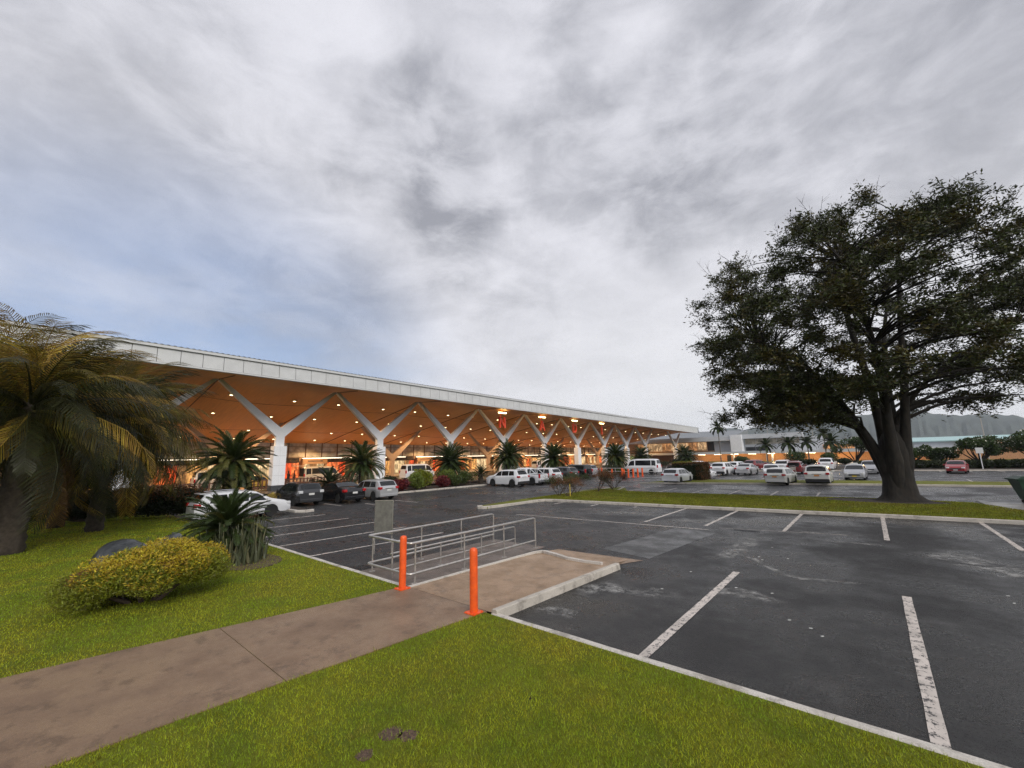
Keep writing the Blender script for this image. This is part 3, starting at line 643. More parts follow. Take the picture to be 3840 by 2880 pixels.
ab(MB().box((-22.5, 150.6, 7.75), (16.2, 2.6, 1.35)), 'parapet', M['greywall'])
for x0, x1 in ((-30.1, -27.2), (-27.1, -24.3), (-24.2, -21.4), (-21.3, -18.5), (-18.4, -15.6)): ab(wallbox(x0, x1, 5.25, 7.0, 151.28, .1), 'window', M['gglass'])
for x0, x1 in ((-30.1, -27.3), (-27.2, -24.4)): ab(wallbox(x0, x1, 3.25, 4.45, 151.27, .1), 'dark_window', M['winglass'])
ab(wallbox(-10, -3, 3.3, 4.6, 151.0), 'lit_window', ALIT[1])
for x in range(-43, -8, 5): ab(MB().box((x, 148.6, 2.28), (2.2, .18, .10)), 'tube_light', M['white_lamp'])
for x in (-33.2, -24, -22.6): ab(MB().box((x, 148.3, 1.2), (.4, .4, 2.3)), 'post', M['white'])
ab(MB().box((-35.2, 150.9, 1.0), (1.2, .1, 2.0)), 'door', M['dark'])
for i in range(8): # fluorescent lamps light the walkway wall
    ld = bpy.data.lights.new('walkway_lamp', 'POINT'); ld.energy = 130; ld.color = (1, .66, .34); ld.shadow_soft_size = .3
    obj('walkway_lamp', ld, ax, (-43 + 5 * i + 30 + 1, -2.0, 1.9))
for i in range(3):
    ld = bpy.data.lights.new('walkway_lamp', 'POINT'); ld.energy = 130; ld.color = (1, .66, .34); ld.shadow_soft_size = .3
    obj('walkway_lamp', ld, ax, (-4 + 6 * i + 30, -2.0, 1.9))
sh = thing('low_building', (24, 152, 0), 'low tan building with pale turquoise roof beyond the flowering shrubs', 'building')
MB().box((10, 1, 1.4), (50, 6, 2.8)).build('wall', M['brick'], sh)
MB().box((10, 1.2, 3.8), (50, 5.6, 2.0)).build('upper_wall', M['greywall'], sh)
MB().add([(-18, -2.4, 4.75), (36, -2.4, 4.75), (36, 3.5, 5.75), (-18, 3.5, 5.75)], [(0, 1, 2, 3)]).add([(-18, -2.4, 4.75), (36, -2.4, 4.75), (36, -2.4, 4.5), (-18, -2.4, 4.5)], [(0, 3, 2, 1)]).build('roof', M['turq'], sh)
MB().box((-2, -2.0, 3.9), (4.6, 1.2, .9)).build('dormer', M['brick'], sh)

# ================================================================== VEHICLES
PROF = dict(
 wagon=dict(L=4.45, W=1.72, H=1.50, wb=2.6, r=.315,
   top=[(0, .56), (.012, .64), (.03, .70), (.095, .945), (.17, .985), (.38, 1.0), (.53, .985), (.61, .945), (.765, .675), (.80, .65), (.93, .56), (.985, .47), (1, .38)],
   belt=[(0, .55), (.1, .63), (.5, .61), (.76, .60), (.9, .54), (1, .36)], ws=(.615, .755), rw=(.032, .088), side=[((.13, .30), (.17, .30)), ((.315, .52), (.315, .52)), ((.535, .735), (.535, .64))]),
 suv=dict(L=4.60, W=1.86, H=1.70, wb=2.69, r=.36,
   top=[(0, .54), (.012, .62), (.035, .69), (.09, .94), (.16, .985), (.36, 1.0), (.52, .985), (.59, .95), (.735, .70), (.77, .675), (.93, .60), (.985, .5), (1, .40)],
   belt=[(0, .54), (.1, .65), (.5, .62), (.74, .61), (.9, .57), (1, .38)], ws=(.60, .725), rw=(.038, .083), side=[((.13, .29), (.165, .29)), ((.305, .50), (.305, .50)), ((.515, .705), (.515, .615))]),
 sedan=dict(L=4.55, W=1.76, H=1.47, wb=2.65, r=.315,
   top=[(0, .52), (.012, .64), (.03, .70), (.15, .735), (.20, .77), (.31, .955), (.42, 1.0), (.53, .99), (.61, .95), (.78, .675), (.82, .65), (.94, .555), (.988, .47), (1, .38)],
   belt=[(0, .52), (.06, .66), (.2, .67), (.5, .63), (.78, .61), (.9, .54), (1, .36)], ws=(.62, .768), rw=(.20, .298), side=[((.265, .36), (.315, .36)), ((.37, .53), (.37, .53)), ((.545, .745), (.545, .64))]),
 van=dict(L=4.9, W=1.76, H=2.15, wb=2.75, r=.33,
   top=[(0, .42), (.008, .52), (.02, .66), (.04, .94), (.08, .985), (.2, 1.0), (.66, 1.0), (.76, .97), (.82, .90), (.925, .565), (.95, .53), (.985, .45), (1, .32)],
   belt=[(0, .42), (.1, .535), (.8, .535), (.92, .50), (1, .30)], ws=(.825, .92), rw=(.0215, .038), side=[((.06, .18), (.06, .18)), ((.20, .66), (.20, .66)), ((.69, .90), (.69, .825))]),
 pickup=dict(L=5.25, W=1.84, H=1.80, wb=3.15, r=.38,
   top=[(0, .55), (.006, .60), (.31, .605), (.32, .62), (.345, .94), (.39, .985), (.5, 1.0), (.58, .985), (.63, .95), (.735, .71), (.765, .69), (.94, .64), (.985, .55), (1, .42)],
   belt=[(0, .54), (.01, .59), (.33, .59), (.5, .63), (.74, .64), (.92, .60), (1, .40)], ws=(.638, .73), rw=(.322, .343), side=[((.365, .49), (.375, .49)), ((.505, .705), (.505, .64))]),
 jeep=dict(L=4.55, W=1.90, H=1.82, wb=2.7, r=.40,
   top=[(0, .50), (.006, .58), (.015, .66), (.03, .95), (.06, .99), (.3, 1.0), (.54, .995), (.60, .97), (.665, .72), (.69, .70), (.95, .655), (.985, .58), (1, .42)],
   belt=[(0, .50), (.05, .63), (.5, .63), (.66, .63), (.92, .62), (1, .40)], ws=(.605, .66), rw=(.016, .029), side=[((.06, .26), (.06, .26)), ((.28, .45), (.28, .45)), ((.465, .645), (.465, .605))]),
)
PROF['hatch'] = dict(PROF['wagon'], L=4.2); PROF['minibus'] = dict(PROF['van'], L=5.3, H=2.25, wb=3.1)
_meshes = {}
def wheel_meshes(r):
    if r in _meshes: return _meshes[r]
    Rx = Matrix.Rotation(rad(90), 3, 'X')
    ty = MB().lathe([(r * .66, -.09), (r * .93, -.105), (r, -.07), (r, .07), (r * .93, .105), (r * .66, .09)], 22, Rx).mesh('tyre', M['tyre'], 40)
    rm = MB().lathe([(r * .66, -.085), (r * .60, -.06), (r * .60, .06), (r * .66, .085)], 20, Rx)
    rm.lathe([(.055, -.07), (.055, .07)], 8, Rx)
    for k in range(5):
        a = 2 * math.pi * k / 5 + .3; c = Vector((math.cos(a), 0, math.sin(a))); R_ = Matrix.Rotation(-a, 3, 'Y')
        for s in (-1, 1): rm.box(c * r * .34 + Vector((0, s * .066, 0)), (r * .60, .02, r * .16), R=R_)
    rm = rm.mesh('rim', M['rim']); dk = MB().lathe([(r * .59, -.045), (r * .59, .045)], 14, Rx).mesh('brake_disc', M['under'])
    _meshes[r] = (ty, rm, dk); return _meshes[r]
def make_car(kind, paint, label, x, y, heading, cat='car', group='parked cars', lower=None, plate='plate', rails=False, spoiler=False, taxi=None, hatch_open=False, tail='tail', scale=1.0, name=None, H=None, L=None):
    p = dict(PROF[kind]);
    if H: p['H'] = H
    if L: p['L'] = L
    L_, Wd, Hh, wb, r = p['L'], p['W'], p['H'], p['wb'], p['r']
    nm = name or {'wagon': 'station_wagon', 'suv': 'sport_utility_vehicle', 'sedan': 'sedan', 'van': 'van', 'pickup': 'pickup_truck', 'jeep': 'off_roader', 'hatch': 'hatchback', 'minibus': 'minibus'}[kind]
    root = thing(nm, (x, y, 0), label, cat, group, rad(heading), scale)
    ts, tz = zip(*p['top']); bs, bz = zip(*p['belt'])
    top = lambda s: float(np.interp(s, ts, tz)) * Hh; belt = lambda s: min(float(np.interp(s, bs, bz)) * Hh, top(s) - .012)
    fo = .5 + (wb / 2 - .05) / L_; ro = .5 - (wb / 2 + .05) / L_; Ra = r * 1.16
    def low(s):
        xx = (s - .5) * L_; z = .24 if .04 < s < .96 else .30
        for w_ in (fo, ro):
            dx = xx - (w_ - .5) * L_
            if abs(dx) < Ra: z = max(z, r + math.sqrt(Ra * Ra - dx * dx) * .98)
        return z
    def hw(s): return Wd / 2 * (1 - .17 * max(0, (s - .80) / .20) ** 2.2 - .10 * max(0, (.10 - s) / .10) ** 2)
    def sect(s):
        w = hw(s); zt, zb = top(s), belt(s); zl = min(low(s), zb - .06); h = zt - zb
        y4 = w * .965 - .26 * h * (1 if kind not in ('van', 'minibus', 'jeep') else .42); 
        return [(w * .955, zl), (w * .99, zl + .35 * (zb - zl)), (w, zl + .68 * (zb - zl)), (w * .975, zb - .015), (w * .962, zb), (y4, zb + .84 * h), (y4 * .86, zb + .955 * h), (y4 * .5, zb + .99 * h), (0, zt)]
    st = sorted(set(list(ts) + list(bs) + [i / 40 for i in range(41)] + [w_ + k * Ra / L_ for w_ in (fo, ro) for k in (-1.001, -.999, -.9, -.75, -.5, -.25, 0, .25, .5, .75, .9, .999, 1.001)]))
    st = [s for i, s in enumerate(st) if 0 <= s <= 1 and (i == 0 or s - st[i - 1] > 4e-4)]
    v = []; f = []; n = 17
    for s in st:
        c = sect(s); xx = (s - .5) * L_
        v += [(xx, a, b) for a, b in c] + [(xx, -a, b) for a, b in c[-2::-1]]
    for i in range(len(st) - 1):
        for j in range(n - 1): f.append((i * n + j, i * n + j + 1, i * n + n + j + 1, i * n + n + j))
    f += [tuple(range(n)), tuple(range(len(st) * n - 1, (len(st) - 1) * n - 1, -1))]
    body = MB().add(v, f).build('body', PAINT[paint], root, 38)
    MB().box((0, 0, .38), (L_ * .93, Wd * .80, .30)).box((0, 0, r + .22), (wb + 2.2 * r, Wd * .74, .42)).build('underbody', M['under'], root)
    # glass, following the body surface
    def sp(s, t, side, off=.006):
        c = sect(s); a, b = c[4], c[5]; return ((s - .5) * L_, side * (a[0] + (b[0] - a[0]) * t + off), a[1] + (b[1] - a[1]) * t)
    for (b0, b1), (t0, t1) in p['side']:
        for sd_ in (-1, 1):
            k = 6; vv = []
            for i in range(k + 1):
                for t in (.06, .5, .93):
                    u0 = b0 + (t0 - b0) * t; u1 = b1 + (t1 - b1) * t; vv.append(sp(u0 + (u1 - u0) * i / k, t, sd_))
            MB().add(vv, [(i * 3 + j, i * 3 + j + 1, i * 3 + 4 + j, i * 3 + 3 + j) for i in range(k) for j in range(2)]).build('window', M['cglass'], root)
    def tp(s, u, off=.012):
        c = sect(s); ys_ = [c[8][0], c[7][0], c[6][0], c[5][0]]; zs_ = [c[8][1], c[7][1], c[6][1], c[5][1]]
        yv = abs(u) * c[5][0] * .95; z = float(np.interp(yv, ys_, zs_)); e = 1e-3; sl = (top(s + e) - top(s - e)) / (2 * e * L_); nn = Vector((-sl, 0, 1)).normalized()
        return Vector(((s - .5) * L_, math.copysign(yv, u), z)) + nn * off
    def pane(s0, s1, nm_, m=M['cglass'], um=.96):
        k = 6; vv = [tp(s0 + (s1 - s0) * i / 4, (-1 + 2 * j / k) * um) for i in range(5) for j in range(k + 1)]
        MB().add(vv, [(i * (k + 1) + j, i * (k + 1) + j + 1, (i + 1) * (k + 1) + j + 1, (i + 1) * (k + 1) + j) for i in range(4) for j in range(k)]).build(nm_, m, root)
    pane(*p['ws'], 'windscreen')
    if not hatch_open: pane(*p['rw'], 'rear_window', um=.9)
    # wheels
    ty, rm, dk = wheel_meshes(r)
    for wx in ((fo - .5) * L_, (ro - .5) * L_):
        for sd_ in (-1, 1):
            w_ = obj('wheel', ty, root, (wx, sd_ * (Wd / 2 - .135), r)); obj('rim', rm, w_); obj('brake_disc', dk, w_)
    # lights, plates, bumpers, mirrors
    xr, xf = -L_ / 2, L_ / 2; tb_ = top(.012) - .02; ww = hw(.02); wf = hw(.985)
    tall = kind in ('van', 'minibus', 'jeep', 'pickup')
    for sd_ in (-1, 1):
        if tall: MB().bbox((xr + .07, sd_ * (ww - .075), tb_ - .12), (.17, .17, .42), .02).build('tail_light', M[tail], root)
        else:
            MB().bbox((xr + .12, sd_ * (ww - .10), tb_ - .04), (.30, .27, .17), .03).build('tail_light', M[tail], root)
        MB().bbox((xf - .17, sd_ * (wf - .12), .455 * Hh if not tall else .43 * Hh), (.34, .30, .15), .04).build('headlight', M['head'], root)
        sm = p['side'][-1][0][1] - .015; MB().bbox(((sm - .5) * L_, sd_ * (hw(sm) + .07), belt(sm) + .07), (.13, .20, .14), .03).build('mirror', PAINT[paint], root)
    MB().box((xr - .004, 0, tb_ - .20 if kind in ('sedan', 'suv', 'wagon', 'hatch') else .62), (.03, .36, .13)).build('number_plate', M[plate], root)
    MB().box((xf + .004, 0, .42), (.03, .36, .12)).build('number_plate', M[plate], root)
    MB().bbox((xf - .05, 0, .60 if Hh > 1.6 else .53), (.14, Wd * .52, .15), .03).build('grille', M['bumperblack'], root)
    if lower: MB().bbox((xr + .09, 0, .42), (.24, Wd * .93, .26), .05).bbox((xf - .14, 0, .36), (.26, Wd * .80, .2), .05).build('bumper', M[lower], root)
    else: MB().bbox((xr + .08, 0, .40), (.20, Wd * .90, .22), .06).bbox((xf - .13, 0, .36), (.24, Wd * .80, .18), .05).build('bumper', PAINT[paint], root)
    if kind in ('wagon', 'suv', 'hatch') and tail == 'tail': MB().box((xr + .008, 0, tb_ - .085), (.05, .7, .035)).build('tailgate_trim', M['chrome'], root)
    for sd_ in (-1, 1):
        if kind not in ('van', 'minibus'):
            for sx in (.36, .53): MB().bbox(((sx - .5) * L_, sd_ * (hw(sx) + .004), belt(sx) - .12), (.17, .03, .03), .008).build('door_handle', M['chrome'] if paint in ('black', 'grey') else PAINT[paint], root)
    if spoiler: MB().bbox((xr + .075 * L_, 0, Hh * .965), (.26, Wd * .62, .035), .012).build('spoiler', PAINT[paint], root)
    if rails:
        for sd_ in (-1, 1): MB().tube([((s - .5) * L_, sd_ * Wd * .34, top(s) + .045) for s in (.14, .2, .3, .4, .5)], .016, 6).build('roof_rail', M['chrome'], root)
    if taxi: MB().bbox(((.48 - .5) * L_, 0, Hh + .07), (.16, .55, .13), .03).build('roof_sign', M[taxi], root)
    if kind == 'pickup':
        MB().box(((.155 - .5) * L_, 0, .608 * Hh), (.28 * L_, Wd * .80, .012)).build('load_bed', M['bumperblack'], root)
        for sd_ in (-1, 1): MB().tube([((.11 - .5) * L_, sd_ * .66, .61 * Hh), ((.20 - .5) * L_, sd_ * .64, .80 * Hh), ((.27 - .5) * L_, sd_ * .60, .91 * Hh)], .035, 8).build('sports_bar', PAINT[paint], root)
        MB().tube([((.27 - .5) * L_, -.66, .61 * Hh), ((.27 - .5) * L_, -.60, .91 * Hh), ((.27 - .5) * L_, .60, .91 * Hh), ((.27 - .5) * L_, .66, .61 * Hh)], .035, 8).build('sports_bar', PAINT[paint], root)
    if kind == 'jeep':
        MB().lathe([(.10, -.1), (.33, -.1), (.36, -.06), (.36, .06), (.33, .1), (.10, .1)], 18, Matrix.Rotation(rad(90), 3, 'Y'), (xr - .09, 0, .92)).build('spare_wheel', M['tyre'], root)
    if hatch_open:
        MB().box((xr + .02, 0, Hh * .66), (.03, Wd * .74, Hh * .5)).build('boot_opening', M['under'], root)
        MB().bbox((xr - .42, 0, Hh * 1.06), (1.05, Wd * .80, .07), .02).build('tailgate', PAINT[paint], root)
    return root
wag = make_car('wagon', 'white', 'white station wagon seen side-on behind the foreground cycad', -26.75, 8.25, 90, rails=True, spoiler=True, taxi='plate_o', plate='plate', L=4.6)
make_car('wagon', 'grey', 'dark grey station wagon with pale rear lamps beside the clad column', -31.5, 13.2, 180, plate='plate', tail='head', H=1.58)
make_car('sedan', 'black', 'black sedan with red tail lamps between two station wagons', -30.6, 15.85, 180)
make_car('wagon', 'silver', 'silver station wagon next to the black sedan', -30.1, 18.35, 180)
make_car('suv', 'white', 'white sport utility vehicle with black lower trim at the planting bed kerb', -29.3, 33.5, 180, lower='bumperblack', spoiler=True)
make_car('pickup', 'white', 'white double-cab pickup truck with a sports bar over its bed', -29.3, 36.5, 180, 'pickup truck', lower='chrome')
make_car('suv', 'white', 'white sport utility vehicle just beyond the pickup truck', -28.8, 38.9, 180)
make_car('suv', 'midgrey', 'small dark sport utility vehicle with tall red lamps beside the black off-roader', -29.9, 44.2, 180, H=1.66)
make_car('jeep', 'black', 'black boxy off-roader parked by the twiggy bushes', -30.3, 48.2, 180)
make_car('suv', 'palegrey', 'grey sport utility vehicle half hidden behind the black off-roader', -31.6, 52.2, 180)
make_car('minibus', 'white', 'white high-roof minibus standing side-on behind the orange bollards', -26.9, 62.6, 180, 'van')
make_car('wagon', 'white', 'white station wagon parked left of the clipped red-tipped hedge', -15.4, 44.4, 88, plate='plate')
make_car('sedan', 'white', 'white car with only its nose showing right of the clipped hedge', -16.4, 53.3, 8)
make_car('pickup', 'white', 'white tall vehicle roof rising behind the clipped hedge', -20.0, 66.5, 160, 'pickup truck')
make_car('suv', 'midgrey', 'dark hatchback glimpsed behind the minibus tail', -24.0, 70.5, 150, H=1.55)
make_car('suv', 'white', 'white sport utility vehicle right of the clipped hedge', -15.2, 61.8, 83, lower='bumperblack')
make_car('sedan', 'silver', 'silver sedan with a dark rear window right of the white sport utility vehicle', -12.7, 63.2, 84)
make_car('suv', 'white', 'white sport utility vehicle behind the silver sedan', -15.4, 70.5, 80, H=1.6)
make_car('suv', 'maroon', 'dark red sport utility vehicle in front of the tan walkway wall', -14.2, 78.0, 70)
make_car('wagon', 'pearl', 'pearl white station wagon parked tail-on at the second island', -6.5, 46.1, 84, plate='plate_o', H=1.52)
make_car('sedan', 'white', 'white car nose-on behind the pearl white station wagon', -9.2, 58.5, -80)
make_car('suv', 'white', 'white sport utility vehicle behind the open red hatchback', -9.6, 72, 88, H=1.75)
rc = make_car('hatch', 'maroon', 'red hatchback with its tailgate raised and boot open', -7.75, 68.3, 88, hatch_open=True, H=1.6)
make_car('suv', 'pearl', 'white sport utility vehicle tail-on with black bumper and orange plate', -3.75, 47.4, 90, lower='bumperblack', plate='plate_o', spoiler=True)
make_car('suv', 'white', 'white tall sport utility vehicle parked tail-on at the far kerb', -5.1, 79.8, 88, H=1.85)
make_car('wagon', 'palegrey', 'silver station wagon taxi facing the camera with yellow plate', -1.35, 55.6, -92, taxi='plate', plate='plate_y', lower='bumperblack')
make_car('hatch', 'palegrey', 'silver hatchback facing the camera half behind the tree trunk', -.2, 69.5, -92, lower='bumperblack', H=1.6)
make_car('sedan', 'red', 'red sedan facing the camera alone at the right', 7.7, 72.6, -100, lower='bumperblack')
# vehicles at the kerb under the canopy
make_car('minibus', 'tan', 'cream minibus under the canopy behind the large cycad', -57.6, 15.35, 90, 'van', 'vehicles under the canopy')
make_car('wagon', 'yellow', 'yellow station wagon behind the brown timber fence', -55.4, 18.4, 90, group='vehicles under the canopy')
make_car('minibus', 'tan', 'cream minibus with raised tailgate beside the clad column', -59.0, 27.7, 90, 'van', 'vehicles under the canopy', hatch_open=True)
make_car('suv', 'white', 'white car behind the second cycad under the canopy', -57.5, 33.9, 90, group='vehicles under the canopy')
make_car('minibus', 'white', 'white minibus behind the leafy bed shrubs', -52.4, 39.3, 90, 'van', 'vehicles under the canopy')
make_car('van', 'pearl', 'white van roof seen beyond the pickup truck', -52.5, 60.6, 90, 'van', 'vehicles under the canopy')
make_car('van', 'white', 'white van roof seen under the letter A', -53.0, 71.5, 90, 'van', 'vehicles under the canopy')

# ================================================================== STREET FURNITURE
def bollard(x, y, z, h, r, label, group):
    t = thing('bollard', (x, y, z), label, 'bollard', group)
    MB().lathe([(r, 0), (r, h - r * .9), (r * .94, h - r * .5), (r * .72, h - r * .18), (r * .38, h - .02), (r * .1, h)], 18).build('post', M['orange'], t, 50)
    MB().box((0, 0, .008), (r * 3.4, r * 3.4, .016)).build('base_plate', M['orange'], t)
    for a, b in ((1, 1), (1, -1), (-1, 1), (-1, -1)): MB().lathe([(.014, .016), (.014, .03), (.006, .034)], 6, c=(a * r * 1.35, b * r * 1.35, 0)).build('bolt', M['orange'], t)
bollard(-8.44, 5.97, .113, 1.15, .078, 'orange bollard on the path beside the trolley bay railing', 'orange bollards')
bollard(-6.08, 5.92, .113, 1.17, .078, 'orange bollard on the path at the side kerb corner', 'orange bollards')
FB = [(-29.4, 54.1, 'orange bollard nearest the black off-roader'), (-26.0, 50.6, 'orange bollard standing alone between twiggy bushes and low hedge'), (-26.3, 54.15, 'far orange bollard at the left end of the bollard cluster'), (-23.9, 49.7, 'front orange bollard of the bollard cluster'), (-24.2, 51.6, 'orange bollard second from the front of the bollard cluster'), (-24.0, 52.6, 'orange bollard in the middle of the bollard cluster'), (-23.8, 53.6, 'orange bollard fourth from the front of the bollard cluster'), (-23.9, 55.3, 'orange bollard at the right end of the bollard cluster')]
for x, y, l in FB: bollard(x, y, 0.0, 1.15, .11, l, 'orange bollards')
# trolley bay railing: outer U and a low divider
def arc_path(pts, r=.12, n=5):
    pts = [Vector(p) for p in pts]; o = [pts[0]]
    for i in range(1, len(pts) - 1):
        a = (pts[i - 1] - pts[i]).normalized(); b = (pts[i + 1] - pts[i]).normalized()
        for k in range(n + 1):
            t = k / n; o.append((pts[i] + a * r) * (1 - t) ** 2 + pts[i] * 2 * t * (1 - t) + (pts[i] + b * r) * t ** 2)
    return o + [pts[-1]]
t = thing('handrail', (-9.75, 9, 0.012), 'tall steel handrail bent round the outside of the trolley bay', 'handrail')
xf_, xb_, ya_, yb_ = .95, -.95, -2.58, 2.42
MB().tube(arc_path([(xf_, yb_, .02), (xf_, yb_, .95), (xf_, ya_, .95), (xb_, ya_, .95), (xb_, yb_, .95), (xb_, yb_, .02)], .1), .031, 10).build('top_rail', M['steel'], t, 60)
MB().tube(arc_path([(xf_, yb_, .24), (xf_, ya_, .24), (xb_, ya_, .24), (xb_, yb_, .24)], .1), .029, 10).build('lower_rail', M['steel'], t, 60)
for x in (xf_, xb_):
    for y in (-2.42, -.78, .85): MB().tube([(x, y, 0), (x, y, .95)], .022, 8).build('post', M['steel_dull'], t)
    for y in (-2.42, -.78, .85, yb_): MB().lathe([(.085, 0), (.085, .012)], 12, c=(x, y, 0)).build('base_plate', M['steel_dull'], t)
t = thing('handrail', (-9.68, 9, 0.012), 'low steel divider rail in the middle of the trolley bay', 'handrail')
MB().tube(arc_path([(0, -2.54, .60), (0, 2.42, .60), (0, 2.42, .02)], .1), .024, 10).build('top_rail', M['steel'], t, 60)
MB().tube([(0, -2.54, .20), (0, 2.42, .20)], .022, 10).build('lower_rail', M['steel'], t, 60)
for y in (-2.48, -.88, .77): MB().tube([(0, y, 0), (0, y, .60 if y > -2 else .97)], .022, 8).build('post', M['steel_dull'], t)
for y in (-.88, .77, 2.42): MB().lathe([(.085, 0), (.085, .012)], 12, c=(0, y, 0)).build('base_plate', M['steel_dull'], t)
# back of a sign on two thin posts
t = thing('sign', (-12.35, 7.95, 0), 'grey back of a rectangular sign on two thin posts behind the railing', 'sign', rz=math.atan2(.6, .76))
MB().box((0, 0, 1.15), (.60, .012, 1.02)).build('panel', M['signback'], t)
MB().box((0, 0, 1.67), (.62, .03, .022)).box((0, 0, .63), (.62, .03, .022)).box((.305, 0, 1.15), (.012, .02, 1.02)).build('panel_frame', M['steel'], t)
for s in (-1, 1): MB().tube([(s * .28, .02, 0), (s * .28, .02, 1.66)], .016, 8).build('post', M['steel_dull'], t)
# small far sign
t = thing('sign', (11.2, 83.2, .05), 'small pale square sign on a post by the flowering shrubs', 'sign')
MB().tube([(0, 0, 0), (0, 0, 2.4)], .05, 8).build('post', M['white'], t); MB().box((0, -.06, 2.45), (.75, .03, .75), .3).build('panel', M['fascia'], t)
t = thing('sign', (-30.8, 66.5, .0), 'small grey information board under the canopy edge', 'sign')
MB().box((0, 0, 1.0), (.7, .12, 2.0), .6).build('panel', M['fascia'], t)
# handrail behind far bollards
t = thing('handrail', (-28.5, 57.5, 0), 'pale low handrail behind the far orange bollards', 'handrail')
for z in (.55, 1.0): MB().tube([(-3, 0, z), (5.5, 0, z)], .04, 6).build('rail', M['steel'], t)
for x in (-3, -.5, 2.5, 5.5): MB().tube([(x, 0, 0), (x, 0, 1.0)], .04, 6).build('post', M['steel'], t)
# green waste bin at the right edge
t = thing('waste_bin', (6.75, 34.3, .04), 'dark green wheeled waste bin on the concrete pad at the right edge', 'bin', rz=.15)
def taper(z0, z1, a0, b0, a1, b1): return MB().add([(-a0, -b0, z0), (a0, -b0, z0), (a0, b0, z0), (-a0, b0, z0), (-a1, -b1, z1), (a1, -b1, z1), (a1, b1, z1), (-a1, b1, z1)], [(3, 2, 1, 0), (4, 5, 6, 7), (0, 1, 5, 4), (1, 2, 6, 5), (2, 3, 7, 6), (3, 0, 4, 7)])
taper(.18, 1.2, .95, .42, 1.2, .62).build('body', M['bin'], t); taper(1.2, 1.27, 1.28, .68, 1.30, .70).build('rim', M['bin'], t); taper(1.275, 1.40, 1.22, .64, 1.0, .45).build('lid', M['bin'], t)
for x in (-.85, .85):
    for y in (-.35, .35): MB().lathe([(.09, -.03), (.09, .03)], 12, Matrix.Rotation(rad(90), 3, 'X'), (x, y, .09)).build('wheel', M['tyre'], t)
struct(MB().prism([(4.3, 30.2), (14, 31.0), (14, 36.2), (4.2, 35.2)], -.02, .04).build('concrete_pad', concrete('pad_concrete', (.34, .33, .31), (.27, .26, .25), .6, True)))
# timber fence under the canopy
t = thing('fence', (-50.6, 17, 0), 'brown timber picket fence under the canopy behind the clad column', 'fence')
for z in (.25, 1.0): MB().box((0, 0, z), (.06, 22, .10)).build('rail', M['railbrown'], t)
pk = MB().box((0, 0, .6), (.04, .16, 1.05)).mesh('picket', M['railbrown'])
for i in range(55): obj('picket', pk, t, (.05, -10.8 + .4 * i, 0))
# luggage trolley behind the red hatchback
t = thing('luggage_trolley', (-7.8, 65.2, 0), 'grey luggage trolley standing behind the open red hatchback', 'trolley', rz=.2)
MB().tube(arc_path([(-.3, -.45, .18), (-.3, .45, .18), (-.3, .5, 1.05), (.3, .5, 1.05), (.3, .45, .18), (.3, -.45, .18), (-.3, -.45, .18)], .06), .025, 6).build('frame', M['steel'], t)
MB().box((0, 0, .2), (.56, .85, .03)).box((0, .47, .7), (.5, .03, .4)).build('tray', M['steel_dull'], t)
for x, y in ((-.25, .35), (.25, .35), (0, -.4)): MB().lathe([(.08, -.02), (.08, .02)], 10, Matrix.Rotation(rad(90), 3, 'Y'), (x, y, .08)).build('wheel', M['tyre'], t)
# masts far behind
for x, y, h, l in ((-29.5, 190, 13.5, 'tall thin lighting mast behind the terminal wing'), (-14.0, 175, 15.0, 'tall grey lighting mast left of the big tree'), (21.5, 150, 12.5, 'dark lighting mast in front of the hills at the right')):
    t = thing('lighting_mast', (x, y, 0), l, 'mast', 'lighting masts')
    MB().tube([(0, 0, 0), (0, 0, h)], [.16, .07], 8).build('pole', M['steel_dull'], t); MB().box((0, 0, h), (1.4, .3, .18)).build('lamp_head', M['charcoal'], t)

# ================================================================== PEOPLE under the canopy
def person(x, y, z, rz, label, cloth, legs, reach):
    me = bpy.data.meshes.new('person'); V = [(0, 0, .95), (0, 0, 1.15), (0, 0, 1.38), (.0, 0, 1.50), (0.01, 0, 1.60), (.02, 0, 1.72)]; E = [(0, 1), (1, 2), (2, 3), (3, 4), (4, 5)]; R_ = [.15, .14, .17, .06, .09, .085]
    for s in (-1, 1):
        b = len(V); V += [(0, s * .10, .88), (.03 * s, s * .11, .48), (-.02 * s, s * .11, .08), (.14 - .02 * s, s * .12, .04)]; R_ += [.095, .065, .045, .04]; E += [(0, b), (b, b + 1), (b + 1, b + 2), (b + 2, b + 3)]
        b = len(V); ex = .22 if reach else .03; V += [(0, s * .20, 1.40), (ex * .4, s * .25, 1.13), (ex * 1.6, s * .23, .92 + (.2 if reach else 0)), (ex * 1.9, s * .22, .84 + (.22 if reach else 0))]; R_ += [.06, .045, .032, .035]; E += [(2, b), (b, b + 1), (b + 1, b + 2), (b + 2, b + 3)]
    me.from_pydata(V, E, []); me.materials.append(cloth)
    t = thing('person', (x, y, z), label, 'person', None, rz)
    o = obj('body', me, t); sk = o.modifiers.new('skin', 'SKIN'); o.modifiers.new('sub', 'SUBSURF').levels = 1
    me.skin_vertices[0].data[0].use_root = True
    for i, r in enumerate(R_): me.skin_vertices[0].data[i].radius = (r, r * 1.12 if i < 3 else r)
    MB().lathe([(.10, 1.70), (.105, 1.76), (.08, 1.82), (.02, 1.84)], 10, c=(0, 0, 0)).build('hair', M['dark'], t)
    MB().lathe([(.165, .60), (.175, .78), (.17, .98), (.155, 1.02)], 12).build('shorts', legs, t)
    return t
cl = [mat('dark_shirt', (.02, .018, .02), .8), mat('brown_shirt', (.09, .035, .02), .8), mat('navy_trousers', (.012, .014, .02), .8)]
person(-58.3, 23.1, 0, .6, 'person in a dark shirt standing behind the cream minibus with raised tailgate', cl[0], cl[2], True)
